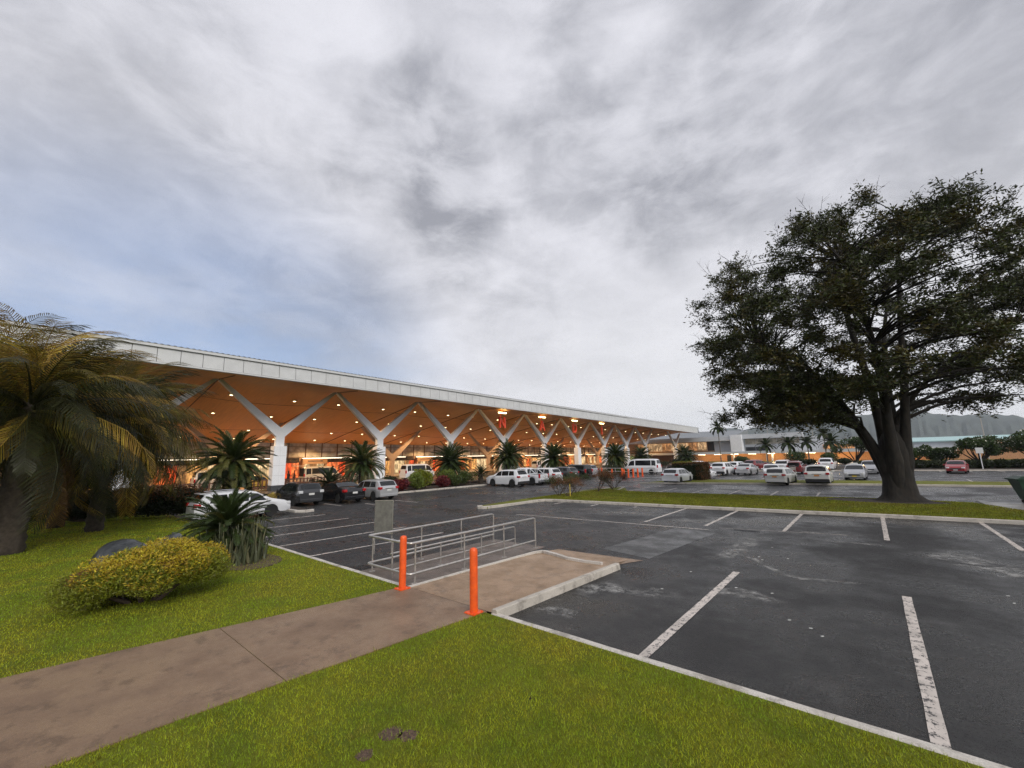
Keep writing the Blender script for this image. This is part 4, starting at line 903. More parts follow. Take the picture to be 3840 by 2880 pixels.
person(-58.9, 24.1, 0, 1.4, 'person in a brown shirt closest to the raised minibus tailgate', cl[1], cl[2], True)

# ================================================================== VEGETATION
def leafm(name, c, island=.35, rough=.5, transl=.25, **k): return mat(name, c, rough, spec=.35, island=island, transl=transl, **k)
LF = dict(
    palm=leafm('palm_leaf', (.028, .031, .006), .5), palm_g=leafm('palm_leaf_olive', (.135, .11, .016), .4), palm_lit=leafm('palm_leaf_warm_lit', (.34, .225, .034), .45), palm_o=leafm('palm_leaf_old', (.13, .07, .018)),  # warm light on the fronds is painted into the olive and yellow leaf colours
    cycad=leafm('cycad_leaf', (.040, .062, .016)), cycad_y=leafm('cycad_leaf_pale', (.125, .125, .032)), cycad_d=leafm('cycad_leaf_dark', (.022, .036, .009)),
    tree=leafm('tree_leaf', (.036, .044, .009), .7, transl=.12), tree2=leafm('tree_leaf_yellowing', (.062, .052, .009), .6, transl=.2),
    gold=leafm('golden_bush_leaf', (.44, .33, .025), .5), green=leafm('bush_leaf', (.185, .205, .018), .5), rust=leafm('rusty_leaf', (.15, .062, .022), .45),
    dkgreen=leafm('dark_hedge_leaf', (.022, .032, .009), .5), mid=leafm('shrub_leaf', (.055, .078, .016), .45), red=leafm('red_leaf', (.15, .022, .025), .45), lime=leafm('lime_leaf', (.14, .18, .03), .4),
    yellow=leafm('variegated_leaf', (.45, .34, .09), .35), frang=leafm('frangipani_leaf', (.045, .075, .018), .45), flower=mat('white_flower', (.75, .74, .62), .6), sans=leafm('sansevieria_leaf', (.075, .085, .045), .5, .45, .1), sans2=leafm('sansevieria_edge', (.21, .20, .11), .3, .45, .1))
def frond_mesh(name, L_, n, leaf, wid, arch, vee, sweep, droop, m, curl=0.0, seed=0, prof=None, tipm=None, tip0=.6):
    rs = random.Random(seed); pts = []; a = 0.0; p = Vector((0, 0, 0)); K = 18; tang = []
    for i in range(K + 1):
        pts.append(p.copy()); d = Vector((math.cos(a), 0, -math.sin(a))); tang.append(d); p = p + d * (L_ / K); a += arch / K * (0.35 + 1.3 * i / K)
    V = []; F3 = []
    def samp(t):
        q = t * K; i = min(int(q), K - 1); return pts[i].lerp(pts[i + 1], q - i), tang[i].lerp(tang[i + 1], q - i).normalized()
    tipf = []; mb = MB(); mb.tube([samp(t)[0] for t in (0, .2, .4, .6, .8, 1)], [.03 * L_ / 2.5, .024 * L_ / 2.5, .018, .013, .009, .004], 4, False)
    Y = Vector((0, 1, 0))
    for i in range(n):
        t = .10 + .90 * i / (n - 1); P_, T = samp(t); U = T.cross(Y) * -1
        if U.z < 0 and abs(T.z) < .9: U = -U
        ln = leaf * (math.sin(math.pi * min(1, .12 + .80 * t)) ** .6 if prof is None else prof(t)) * rs.uniform(.88, 1.08)
        for s in (-1, 1):
            D = (Y * s * math.cos(vee) + U * math.sin(vee)).normalized(); D = (D * math.cos(sweep) + T * math.sin(sweep)).normalized()
            D = (D + Vector((rs.uniform(-.06, .06), rs.uniform(-.06, .06), rs.uniform(-.06, .06)))).normalized()
            w = T * wid / 2
            p1 = P_ + D * ln * .5 - Vector((0, 0, 1)) * droop * ln * .18; p2 = P_ + D * ln * (1 - .35 * droop) - Vector((0, 0, 1)) * droop * ln * .75
            if tipm and t + rs.uniform(-.16, .16) > tip0 and rs.random() < .7: tipf += [len(mb.f), len(mb.f) + 1]
            mb.add([P_ - w * .6, P_ + w * .6, p1 + w, p1 - w, p2], [(0, 1, 2, 3), (3, 2, 4)])
    me = mb.mesh(name, m)
    if tipm:
        me.materials.append(tipm)
        for i in tipf: me.polygons[i].material_index = 1
    return me
def rot_frond(az, el, roll=0.0): return (Matrix.Rotation(az, 4, 'Z') @ Matrix.Rotation(-el, 4, 'Y') @ Matrix.Rotation(roll, 4, 'X')).to_euler()
def trunk_mb(h, r0, r1, lean=(0, 0), seed=0, rough=.10, n=12):
    rs = random.Random(seed); K = max(6, int(h / .16)); prof = []
    mb = MB(); pts = []; rr = []
    for i in range(K + 1):
        t = i / K; pts.append((lean[0] * t * t, lean[1] * t * t, h * t)); rr.append((r0 + (r1 - r0) * t) * (1 + rough * (1 if i % 2 else -.6) * rs.uniform(.5, 1)))
    return mb.tube(pts, rr, n)
# ---- big feathery palms at the left
PALMV = [frond_mesh('frond', 4.4, 52, .95, .040, rad(a_), rad(v_), rad(36), d_, m, seed=i) for i, (a_, v_, d_, m) in enumerate(((95, -18, 1.1, LF['palm']), (80, -10, .9, LF['palm']), (105, -22, 1.25, LF['palm_lit']), (118, -15, 1.1, LF['palm']), (90, -20, 1.2, LF['palm_o']), (88, -25, 1.3, LF['palm_g']), (120, -22, 1.3, LF['palm_lit'])))]
PALMS = [frond_mesh('frond', 4.0, 48, .85, .040, rad(a_), rad(-4), rad(42), .8, m, seed=9 + i) for i, (a_, m) in enumerate(((75, LF['palm']), (95, LF['palm_g']), (105, LF['palm_lit'])))]
def big_palm(x, y, h, r, n, label, seed, sc=1.0, lit_p=.42):
    rs = random.Random(seed); t = thing('palm_tree', (x, y, LZ), label, 'palm', 'feathery palms at the left')
    trunk_mb(h, r * 1.25, r * .8, (rs.uniform(-.2, .2), rs.uniform(-.2, .2)), seed, .10, 14).build('trunk', M['palmtrunk'], t, 60)
    for i in range(n):
        u = (i + .5) / n; el = rad(86 - 128 * u ** .95 + rs.uniform(-8, 8)); az = i * 2.39996 + rs.uniform(-.25, .25)
        yl_ = u > .2 and rs.random() < lit_p  # share of fronds given the painted warm-light colours, higher on right-hand palms
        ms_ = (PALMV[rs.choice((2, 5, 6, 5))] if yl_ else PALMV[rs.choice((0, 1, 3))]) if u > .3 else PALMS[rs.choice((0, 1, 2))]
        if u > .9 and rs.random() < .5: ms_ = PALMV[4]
        obj('frond', ms_, t, (0, 0, h - .1 - .5 * u), rot_frond(az, el, rs.uniform(-.5, .5)), sc * rs.uniform(.75, 1.1))
    return t
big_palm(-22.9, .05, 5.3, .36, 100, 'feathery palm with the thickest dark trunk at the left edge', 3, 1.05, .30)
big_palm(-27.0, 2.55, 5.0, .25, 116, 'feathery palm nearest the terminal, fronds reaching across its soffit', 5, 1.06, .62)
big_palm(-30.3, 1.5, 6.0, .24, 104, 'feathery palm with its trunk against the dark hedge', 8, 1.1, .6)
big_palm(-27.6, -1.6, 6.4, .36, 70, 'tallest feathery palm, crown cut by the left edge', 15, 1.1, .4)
# ---- cycads
CYV = [frond_mesh('frond', 2.0, 46, .36, .046, rad(a), rad(28), rad(48), .1, m, seed=20 + i, prof=lambda t: (math.sin(math.pi * min(1, .18 + .76 * t)) ** .5)) for i, (a, m) in enumerate(((50, LF['cycad']), (35, LF['cycad']), (70, LF['cycad_y']), (60, LF['cycad'])))]
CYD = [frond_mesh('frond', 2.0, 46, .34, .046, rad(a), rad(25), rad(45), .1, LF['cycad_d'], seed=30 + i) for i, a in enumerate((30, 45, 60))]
def cycad(x, y, z, h, R, n, label, seed, dark=False, r=.26, ypale=.18, emin=-38, emax=82, group='cycads'):
    rs = random.Random(seed); t = thing('cycad', (x, y, z), label, 'cycad', group)
    trunk_mb(h, r * 1.1, r, (rs.uniform(-.1, .1), 0), seed, .14, 12).build('trunk', M['palmtrunk'], t, 60)
    for i in range(n):
        u = (i + .5) / n; el = rad(emax - (emax - emin) * u ** .85 + rs.uniform(-6, 6)); az = i * 2.39996 + rs.uniform(-.2, .2)
        pale = rs.random() < ypale
        m_ = CYD[i % 3] if dark else (CYV[2] if pale else CYV[(0, 1, 3)[i % 3]])
        obj('frond', m_, t, (0, 0, h - .05 - .12 * u), rot_frond(az, el, rs.uniform(-.2, .2)), R / 2.0 * rs.uniform(.85, 1.1))
    return t
for i, (y, zc, R, lab, s) in enumerate(((10.6, 3.1, 2.9, 'largest cycad, left of the clad white column', 1), (21.3, 2.7, 2.25, 'tall cycad in front of the second white column', 2), (32.4, 2.5, 2.35, 'tall cycad in front of the third white column', 3), (42.5, 3.0, 2.75, 'tall cycad beside the letter N behind the pickup truck', 4), (53.1, 2.6, 2.6, 'tall cycad under the letter A', 5), (74.0, 2.5, 2.8, 'tall dark cycad behind the far low hedge', 6), (85.8, 2.6, 2.6, 'tall cycad just behind the white minibus', 7), (112.7, 2.6, 2.9, 'tall cycad left of the tallest slim palm', 8))):
    cycad(-37, y, .1, zc, R * (.95 + .1 * ((i * 7) % 3) / 2), 104 + 9 * (i % 3), lab, s, ypale=(.30 if i < 2 else .12), emin=-42)
cycad(-15.2, 4.35, LZ, 1.05, 1.3, 92, 'low foreground cycad ringed by upright sword leaves', 11, r=.2, ypale=.06, emin=-12, emax=85)
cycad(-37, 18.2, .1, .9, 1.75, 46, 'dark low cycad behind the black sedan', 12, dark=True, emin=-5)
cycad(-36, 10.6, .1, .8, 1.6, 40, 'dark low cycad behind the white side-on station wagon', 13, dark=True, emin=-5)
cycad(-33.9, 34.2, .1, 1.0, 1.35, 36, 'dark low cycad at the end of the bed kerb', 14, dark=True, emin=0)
# ---- slim palms by the terminal wing
SLV = [frond_mesh('frond', 2.1, 26, .50, .12, rad(75), rad(10), rad(35), .5, m, seed=40 + i) for i, m in enumerate((LF['cycad_d'], LF['palm'], LF['cycad']))]
def slim_palm(x, y, h, sc, label, seed, n=26):
    rs = random.Random(seed); t = thing('slim_palm', (x, y, 0), label, 'palm', 'slim palms by the terminal wing')
    MB().tube([(0, 0, 0), (.05, 0, h * .5), (0, 0, h)], [.16, .12, .10], 8).build('trunk', M['palmgrey'], t, 60)
    MB().tube([(0, 0, h - 1.3), (0, 0, h - .6), (0, 0, h)], [.16, .26, .15], 8).build('crownshaft', LF['green'], t, 60)
    for i in range(n):
        u = (i + .5) / n; obj('frond', SLV[i % 3], t, (0, 0, h - .1), rot_frond(i * 2.39996, rad(75 - 110 * u + rs.uniform(-8, 8)), 0), sc * rs.uniform(.85, 1.1))
for x, y, h, sc, l, s in ((-31.0, 124, 9.9, 1.35, 'tallest slim palm, its crown above the grey roof', 1), (-20.2, 125, 4.7, 1.25, 'slim palm in front of the low dark windows', 2), (-15.2, 125, 5.0, 1.4, 'slim palm second right of the stair block', 3), (-11.4, 125, 5.1, 1.25, 'slim palm behind the raised red tailgate', 4), (-6.7, 125, 5.0, 1.4, 'slim palm nearest the big tree trunk', 5), (-9.0, 150.0 - 8, 7.6, 1.2, 'slim palm with its crown against the big tree foliage', 6), (-33.5, 104, 2.2, 1.3, 'short slim palm beside the last cycad', 7)):
    slim_palm(x, y, h, sc, l, s)
# ---- leaf clouds
def leaf_quads(P, size, asp=.45, up=.3, rng=RNG):
    """P (n,3) -> diamond leaves; returns V,F"""
    n = len(P); d = rng.normal(size=(n, 3)); d /= np.linalg.norm(d, axis=1)[:, None]; d[:, 2] = np.abs(d[:, 2]) * 1 - up * .3
    d /= np.linalg.norm(d, axis=1)[:, None]
    r = rng.normal(size=(n, 3)); s = np.cross(d, r); s /= np.linalg.norm(s, axis=1)[:, None] + 1e-9
    L_ = (size * rng.uniform(.6, 1.3, n))[:, None]
    V = np.stack([P, P + d * L_ * .5 + s * L_ * asp * .5, P + d * L_, P + d * L_ * .5 - s * L_ * asp * .5], 1).reshape(-1, 3)
    return V, np.arange(4 * n).reshape(n, 4)
def blob_points(n, cs, rng=RNG, shell=.55):
    """cs: list of (cx,cy,cz,rx,ry,rz): points near the surface of lumpy ellipsoids"""
    cs = np.array(cs, float); vol = cs[:, 3] * cs[:, 4] + cs[:, 3] * cs[:, 5]; k = rng.choice(len(cs), n, p=vol / vol.sum())
    d = rng.normal(size=(n, 3)); d /= np.linalg.norm(d, axis=1)[:, None]; r = shell + (1 - shell) * rng.random(n) ** .6
    return cs[k, :3] + d * cs[k, 3:] * r[:, None]
def shrub(name, label, cat, loc, cs, n, size, m, group=None, extra=(), stems=True, asp=.45):
    t = thing(name, loc, label, cat, group)
    P = blob_points(n, cs); P[:, 2] = np.maximum(P[:, 2], .03); V, F = leaf_quads(P, size, asp); o = obj('foliage', npmesh('foliage', V, F, m), t); 
    for nm, m2, n2, cs2, sz in extra:
        P = blob_points(n2, cs2, shell=.9); P[:, 2] = np.maximum(P[:, 2], .05); V, F = leaf_quads(P, sz, asp); obj(nm, npmesh(nm, V, F, m2), t)
    if stems:
        mb = MB()
        for c in cs[:8]: mb.tube([(c[0] * .3, c[1] * .3, 0), (c[0] * .8, c[1] * .8, c[2] * .6), (c[0], c[1], c[2])], [.05, .035, .015], 5)
        mb.build('stem', M['twig'], t)
    return t
def lumps(n, rx, ry, zc, r, seed, rz=None, jz=.15):
    rs = random.Random(seed); o = []
    for i in range(n):
        a = rs.uniform(0, 6.28); q = math.sqrt(rs.random()); o.append((rx * q * math.cos(a), ry * q * math.sin(a), zc + rs.uniform(-jz, jz), r * rs.uniform(.7, 1.2), r * rs.uniform(.7, 1.2), (rz or r) * rs.uniform(.8, 1.15)))
    return o
# golden bush in the foreground (long axis across the view)
cs = []; rb = random.Random(4)
for i in range(90):
    u = rb.uniform(-1, 1); v_ = rb.uniform(-1, 1) * math.sqrt(max(.05, 1 - u * u)); r_ = rb.uniform(.22, .40); hh = .88 * math.sqrt(max(.06, 1 - .72 * u * u - .60 * v_ * v_)) + .10 * u
    cs.append((u * 1.22 * math.cos(1.0) - v_ * .95 * math.sin(1.0), u * 1.22 * math.sin(1.0) + v_ * .95 * math.cos(1.0), max(.28, hh * rb.uniform(.75, 1.02)), r_ * 1.1, r_ * 1.1, r_ * .75))
top_cs = [(a, b, c + .09, d, e, f_ * .9) for a, b, c, d, e, f_ in cs if c > .5]
shrub('golden_bush', 'low spreading golden-green bush on the lawn in front of the rocks', 'bush', (-12.45, 2.15, LZ), cs, 95000, .065, LF['green'], extra=[('golden_shoots', LF['gold'], 20000, [(a, b, c + .05, d, e, f_ * 1.05) for a, b, c, d, e, f_ in top_cs[::2]], .065), ('rusty_shoots', LF['rust'], 3000, top_cs[:3], .06)], asp=.26)
# rocks
def rock(x, y, sx, sy, sz, label, seed, rz):
    rs = np.random.default_rng(seed); mb = MB(); n, m_ = 16, 9; v = []
    ph = rs.uniform(0, 6, 6)
    for i in range(m_):
        th = math.pi / 2 * i / (m_ - 1)
        for j in range(n):
            a = 2 * math.pi * j / n; k = 1 + .16 * math.sin(2 * a + ph[0]) + .10 * math.sin(3 * a + ph[1] + 2 * th) + .06 * math.sin(5 * a + ph[2]); zz_ = math.sin(th) * (1 + .12 * math.sin(a + ph[3]))
            v.append((sx * k * math.cos(th) ** .7 * math.cos(a), sy * k * math.cos(th) ** .7 * math.sin(a), sz * zz_))
    f = [(i * n + j, i * n + (j + 1) % n, i * n + n + (j + 1) % n, i * n + n + j) for i in range(m_ - 1) for j in range(n)]
    o = mb.add(v, f).build('rock', M['rock'], None, 50); o.location = (x, y, LZ - .03); o.rotation_euler = (0, 0, rz); tag(o, label, 'rock', 'rocks on the lawn')
rock(-17.6, 2.4, 1.0, .62, .62, 'large dark wet rock behind the golden bush', 1, .75)
rock(-18.6, 3.7, .5, .42, .55, 'smaller dark rock between large rock and sword leaves', 2, .3)
# sword-leaf plants (sansevieria): each upright leaf
sl = []
for k, m_ in enumerate((LF['sans'], LF['sans2'], LF['sans'])):
    mb = MB(); K = 6; v = []
    for i in range(K + 1):
        t_ = i / K; w_ = .040 * (.55 + .9 * t_ * (1 - t_)) * (1 - t_ ** 2.2) + .002; tw = .5 * t_ * (1 if k else -1); c_ = (.05 * t_ * t_ * k, .03 * t_ * t_ * (k - 1), t_)
        for s in (-1, 0, 1): v.append((c_[0] + s * w_ * math.cos(tw), c_[1] + s * w_ * math.sin(tw) + (.018 if s == 0 else 0), c_[2]))
    sl.append(mb.add(v, [(i * 3 + j, i * 3 + j + 1, i * 3 + 4 + j, i * 3 + 3 + j) for i in range(K) for j in range(2)]).mesh('sword_leaf', m_))
def swords(x, y, n, rx, ry, h, label, seed, inner=0.0):
    rs = random.Random(seed); t = thing('sword_leaf_plant', (x, y, LZ), label, 'plant', 'sword-leaf plants')
    for i in range(n):
        a = rs.uniform(0, 6.28); q = math.sqrt(inner + (1 - inner) * rs.random())
        obj('leaf', sl[rs.choice((0, 0, 1, 2))], t, (rx * q * math.cos(a), ry * q * math.sin(a), -.02), (rs.gauss(0, .17), rs.gauss(0, .17), rs.uniform(0, 6.28)), (rs.uniform(.8, 1.5), rs.uniform(.8, 1.3), h * rs.uniform(.5, 1.25)))
swords(-14.8, 4.55, 230, .85, .75, 1.05, 'dense ring of grey sword leaves around the foreground cycad', 1, .08)
swords(-16.0, 3.5, 70, .8, .5, .75, 'loose clump of sword leaves left of the foreground cycad', 2)
swords(-16.9, 3.1, 40, .5, .4, .65, 'small clump of sword leaves beside the smaller rock', 3)
struct(MB().prism([(-14.0 + 1.15 * math.cos(a) - .4, 4.75 + .85 * math.sin(a)) for a in np.linspace(0, 6.28, 14)[:-1]], .05, .112).build('mulch_bed', mat('mulch', (.09, .06, .04), .95, var=.5, vscale=14, bump=1, bscale=30)))
# hedge behind the left lawn
hd = []
for i in range(22):
    u = i / 21; hd.append(((u - .5) * 4.2 * 1.0, (u - .5) * 6.4, .78, .75, .75, .72))
shrub('hedge', 'dark clipped hedge behind the palms with rusty new shoots on top', 'hedge', (-31.6, 3.4, LZ), hd, 26000, .14, LF['dkgreen'], extra=[('rusty_shoots', LF['rust'], 4200, [(c[0], c[1], 1.15, .7, .7, .5) for c in hd[12:]], .12), ('green_shoots', LF['mid'], 1800, [(c[0], c[1], 1.25, .5, .5, .35) for c in hd[9:14]], .12)])
hd2 = [((u - .5) * 6, (u - .5) * 10, 1.0, 1.0, 1.0, .95) for u in np.linspace(0, 1, 14)]
shrub('hedge', 'tall dark hedge at the left edge beyond the palm trunks', 'hedge', (-38.5, -3.0, LZ), hd2, 15000, .18, LF['dkgreen'])
# clipped box hedge on the second island
def box_points(n, sx, sy, sz):
    P = RNG.uniform(-1, 1, (n, 3)); ax_ = RNG.integers(0, 3, n); sg = RNG.choice([-1, 1], n); P[np.arange(n), ax_] = sg * RNG.uniform(.88, 1.04, n); P *= np.array([sx, sy, sz]); P[:, 2] += sz; return P
t = thing('hedge', (-15.4, 48.9, .1), 'clipped block hedge with red-tipped leaves beside the white station wagon', 'hedge')
V, F = leaf_quads(box_points(15000, 1.5, 1.5, .88), .12); obj('foliage', npmesh('foliage', V, F, LF['dkgreen']), t)
P_ = box_points(9000, 1.55, 1.55, .92); P_ = P_[(P_[:, 2] > 1.55) | (P_[:, 0] > .9)]; V, F = leaf_quads(P_, .12); obj('red_shoots', npmesh('red_shoots', V, F, LF['rust']), t)
P_ = box_points(5000, 1.5, 1.5, .95); P_ = P_[(P_[:, 2] > 1.7) & (P_[:, 0] < .3)]; V, F = leaf_quads(P_, .12); obj('green_shoots', npmesh('green_shoots', V, F, LF['green']), t)
MB().box((0, 0, .8), (2.6, 2.6, 1.6)).build('core', LF['dkgreen'], t)
# bed shrubs along the kerb and under the cycads
BS = [(-33.6, 21.0, 1.0, .8, 'mid', 'round green shrub just right of the silver station wagon'), (-33.4, 23.0, .85, .75, 'red', 'dark red-leaved shrub near the silver station wagon'), (-33.5, 25.0, 1.25, .85, 'lime', 'bright lime-leaved shrub in the middle of the bed'), (-34.2, 26.4, 1.5, .9, 'green', 'tall bright green shrub beside the lime one'), (-33.4, 28.2, .9, .7, 'red', 'red cordyline-like shrub below the third cycad'), (-33.5, 29.7, 1.0, .8, 'mid', 'dark green mound shrub right of the red one'), (-33.7, 31.8, 1.2, 1.0, 'mid', 'large dark green mound shrub near the bed kerb end'), (-35.6, 23.6, 1.1, .9, 'dkgreen', 'dark shrub behind the red-leaved one'), (-35.8, 30.5, 1.4, .9, 'lime', 'yellow-green shrub behind the mounds'), (-33.5, 12.6, .5, .8, 'yellow', 'pale yellow variegated low shrub at the foot of the clad column'), (-34.2, 14.2, .45, .7, 'yellow', 'small pale yellow shrub behind the dark grey wagon'), (-29.5, 60.5, .55, .8, 'mid', 'low clipped green hedge block behind the lone orange bollard'), (-33.5, 66.0, .9, 1.2, 'dkgreen', 'dark shrub under the far cycad'), (-34, 58, .9, 1.2, 'mid', 'green shrub left of the far low hedge'), (-36.5, 95, 1.0, 1.6, 'dkgreen', 'dark shrub beyond the white minibus'), (-36.0, 104, 1.2, 1.6, 'dkgreen', 'dark shrub at the foot of the last cycads')]
for i, (x, y, h, r, m_, l) in enumerate(BS):
    shrub('shrub', l, 'shrub', (x, y, .08), lumps(9, r * .75, r * .75, h * .66, r * .6, i, h * .5), 3200, .20 if m_ in ('lime', 'green', 'red') else .15, LF[m_], 'bed shrubs')
# shrubs and flowering frangipani at the far side
WS = [(-24.6, 118, 1.6, 1.8, 'mid', 'round shrub in front of the tan walkway wall left of the slim palms'), (-13.0, 116, 2.6, 2.2, 'frang', 'bushy shrub between the slim palms'), (-7.2, 117, 2.2, 1.9, 'frang', 'bushy shrub under the slim palm nearest the tree'), (-4.0, 112, 1.0, 1.6, 'dkgreen', 'low dark shrub behind the white tail-on vehicle'), (-10.4, 108, 1.0, 1.6, 'dkgreen', 'low dark shrub behind the raised red tailgate')]
for i, (x, y, h, r, m_, l) in enumerate(WS): shrub('shrub', l, 'shrub', (x, y, 0), lumps(8, r * .6, r * .6, h * .6, r * .55, 50 + i, h * .42), 2600, .32, LF[m_], 'far shrubs')
def frangipani(x, y, w_, h, label, seed):
    cs_ = lumps(15, w_ * .42, w_ * .3, h * .66, w_ * .17, seed, h * .16, h * .16)
    t = shrub('frangipani', label, 'tree', (x, y, .05), cs_, 6500, .30, LF['frang'], 'flowering frangipani', stems=False, extra=[('flowers', LF['flower'], 230, [(a, b, c + .1, d * 1.05, e * 1.05, f_ * 1.1) for a, b, c, d, e, f_ in cs_], .24)], asp=.5)
    mb = MB(); rs = random.Random(seed)
    for c in cs_: mb.tube([(0, 0, 0), (c[0] * .25, c[1] * .25, h * .22), (c[0] * .7, c[1] * .7, h * .42), (c[0], c[1], c[2])], [.16, .11, .07, .03], 6)
    mb.build('trunk', M['bark'], t)
for i, (x, y, w_, h, l) in enumerate(((-2.2, 104, 6.8, 5.6, 'flowering frangipani left of the big tree trunk'), (4.6, 87.5, 4.6, 3.9, 'flowering frangipani right of the big tree trunk'), (11.8, 88.5, 5.2, 4.6, 'flowering frangipani behind the small pale sign'), (17.6, 90, 6.5, 5.2, 'flowering frangipani at the right edge of the view'), (23.5, 91, 6, 5.0, 'flowering frangipani outermost on the right'), (8.2, 90.5, 3.6, 3.0, 'low flowering frangipani behind the red sedan'))): frangipani(x, y, w_, h, l, 70 + i)
lowh = [((u - .5) * 40, (u - .5) * 7, .55, 1.1, 1.0, .6) for u in np.linspace(0, 1, 26)]
shrub('hedge', 'low dark hedge along the far kerb beneath the flowering shrubs', 'hedge', (19.0, 87.2, .05), lowh, 34000, .27, LF['dkgreen'])
# twiggy half-bare bushes at the island's end
def twig_bush(x, y, h, w_, label, seed):
    rs = random.Random(seed); mb = MB(); tips = []
    def grow(p, d, ln, r, lv):
        q = p + d * ln; mid = p.lerp(q, .5) + Vector((rs.gauss(0, .03), rs.gauss(0, .03), .02)); mb.tube([p, mid, q], [r, r * .8, r * .6], 5, False)
        if lv == 0: tips.append(q); return
        for _ in range(rs.choice((2, 3, 3))):
            dd = (d + Vector((rs.gauss(0, .5), rs.gauss(0, .5), rs.gauss(.12, .22)))).normalized(); grow(q, dd, ln * rs.uniform(.6, .85), r * .6, lv - 1)
    for i in range(6):
        a = rs.uniform(0, 6.28); grow(Vector((.08 * math.cos(a), .08 * math.sin(a), 0)), Vector((math.cos(a) * w_ * .5, math.sin(a) * w_ * .5, 1)).normalized(), h * .34, .026, 3)
    t = thing('twiggy_bush', (x, y, .11), label, 'bush', 'twiggy bushes on the island'); mb.build('twigs', M['twig'], t)
    T = np.array([tuple(q) for q in tips]); P = T[RNG.integers(0, len(T), 2600)] + RNG.normal(0, .10, (2600, 3)); V, F = leaf_quads(P, .07); obj('foliage', npmesh('foliage', V, F, LF['rust'] if seed % 2 else LF['mid']), t)
for i, (x, y, h, l) in enumerate(((-17.9, 26.2, 1.35, 'leftmost twiggy bush at the island end'), (-16.9, 26.0, 1.45, 'twiggy bush second from the left on the island'), (-17.7, 28.4, 1.5, 'rusty-leaved twiggy bush in the middle of the island row'), (-17.0, 30.4, 1.7, 'tallest spreading twiggy bush on the island'), (-16.6, 32.4, 1.55, 'twiggy bush second from the right on the island'), (-17.3, 34.0, 1.45, 'rightmost twiggy bush at the island end'))): twig_bush(x, y, h * 1.12, 1.5, l, 90 + i)
MB_s = MB().tube([(0, 0, 0), (0, 0, .9)], .025, 6).build('marker_stake', M['plate_y']); MB_s.location = (-16.5, 25.6, .12); tag(MB_s, 'thin yellow-white stake in front of the twiggy bushes', 'stake')

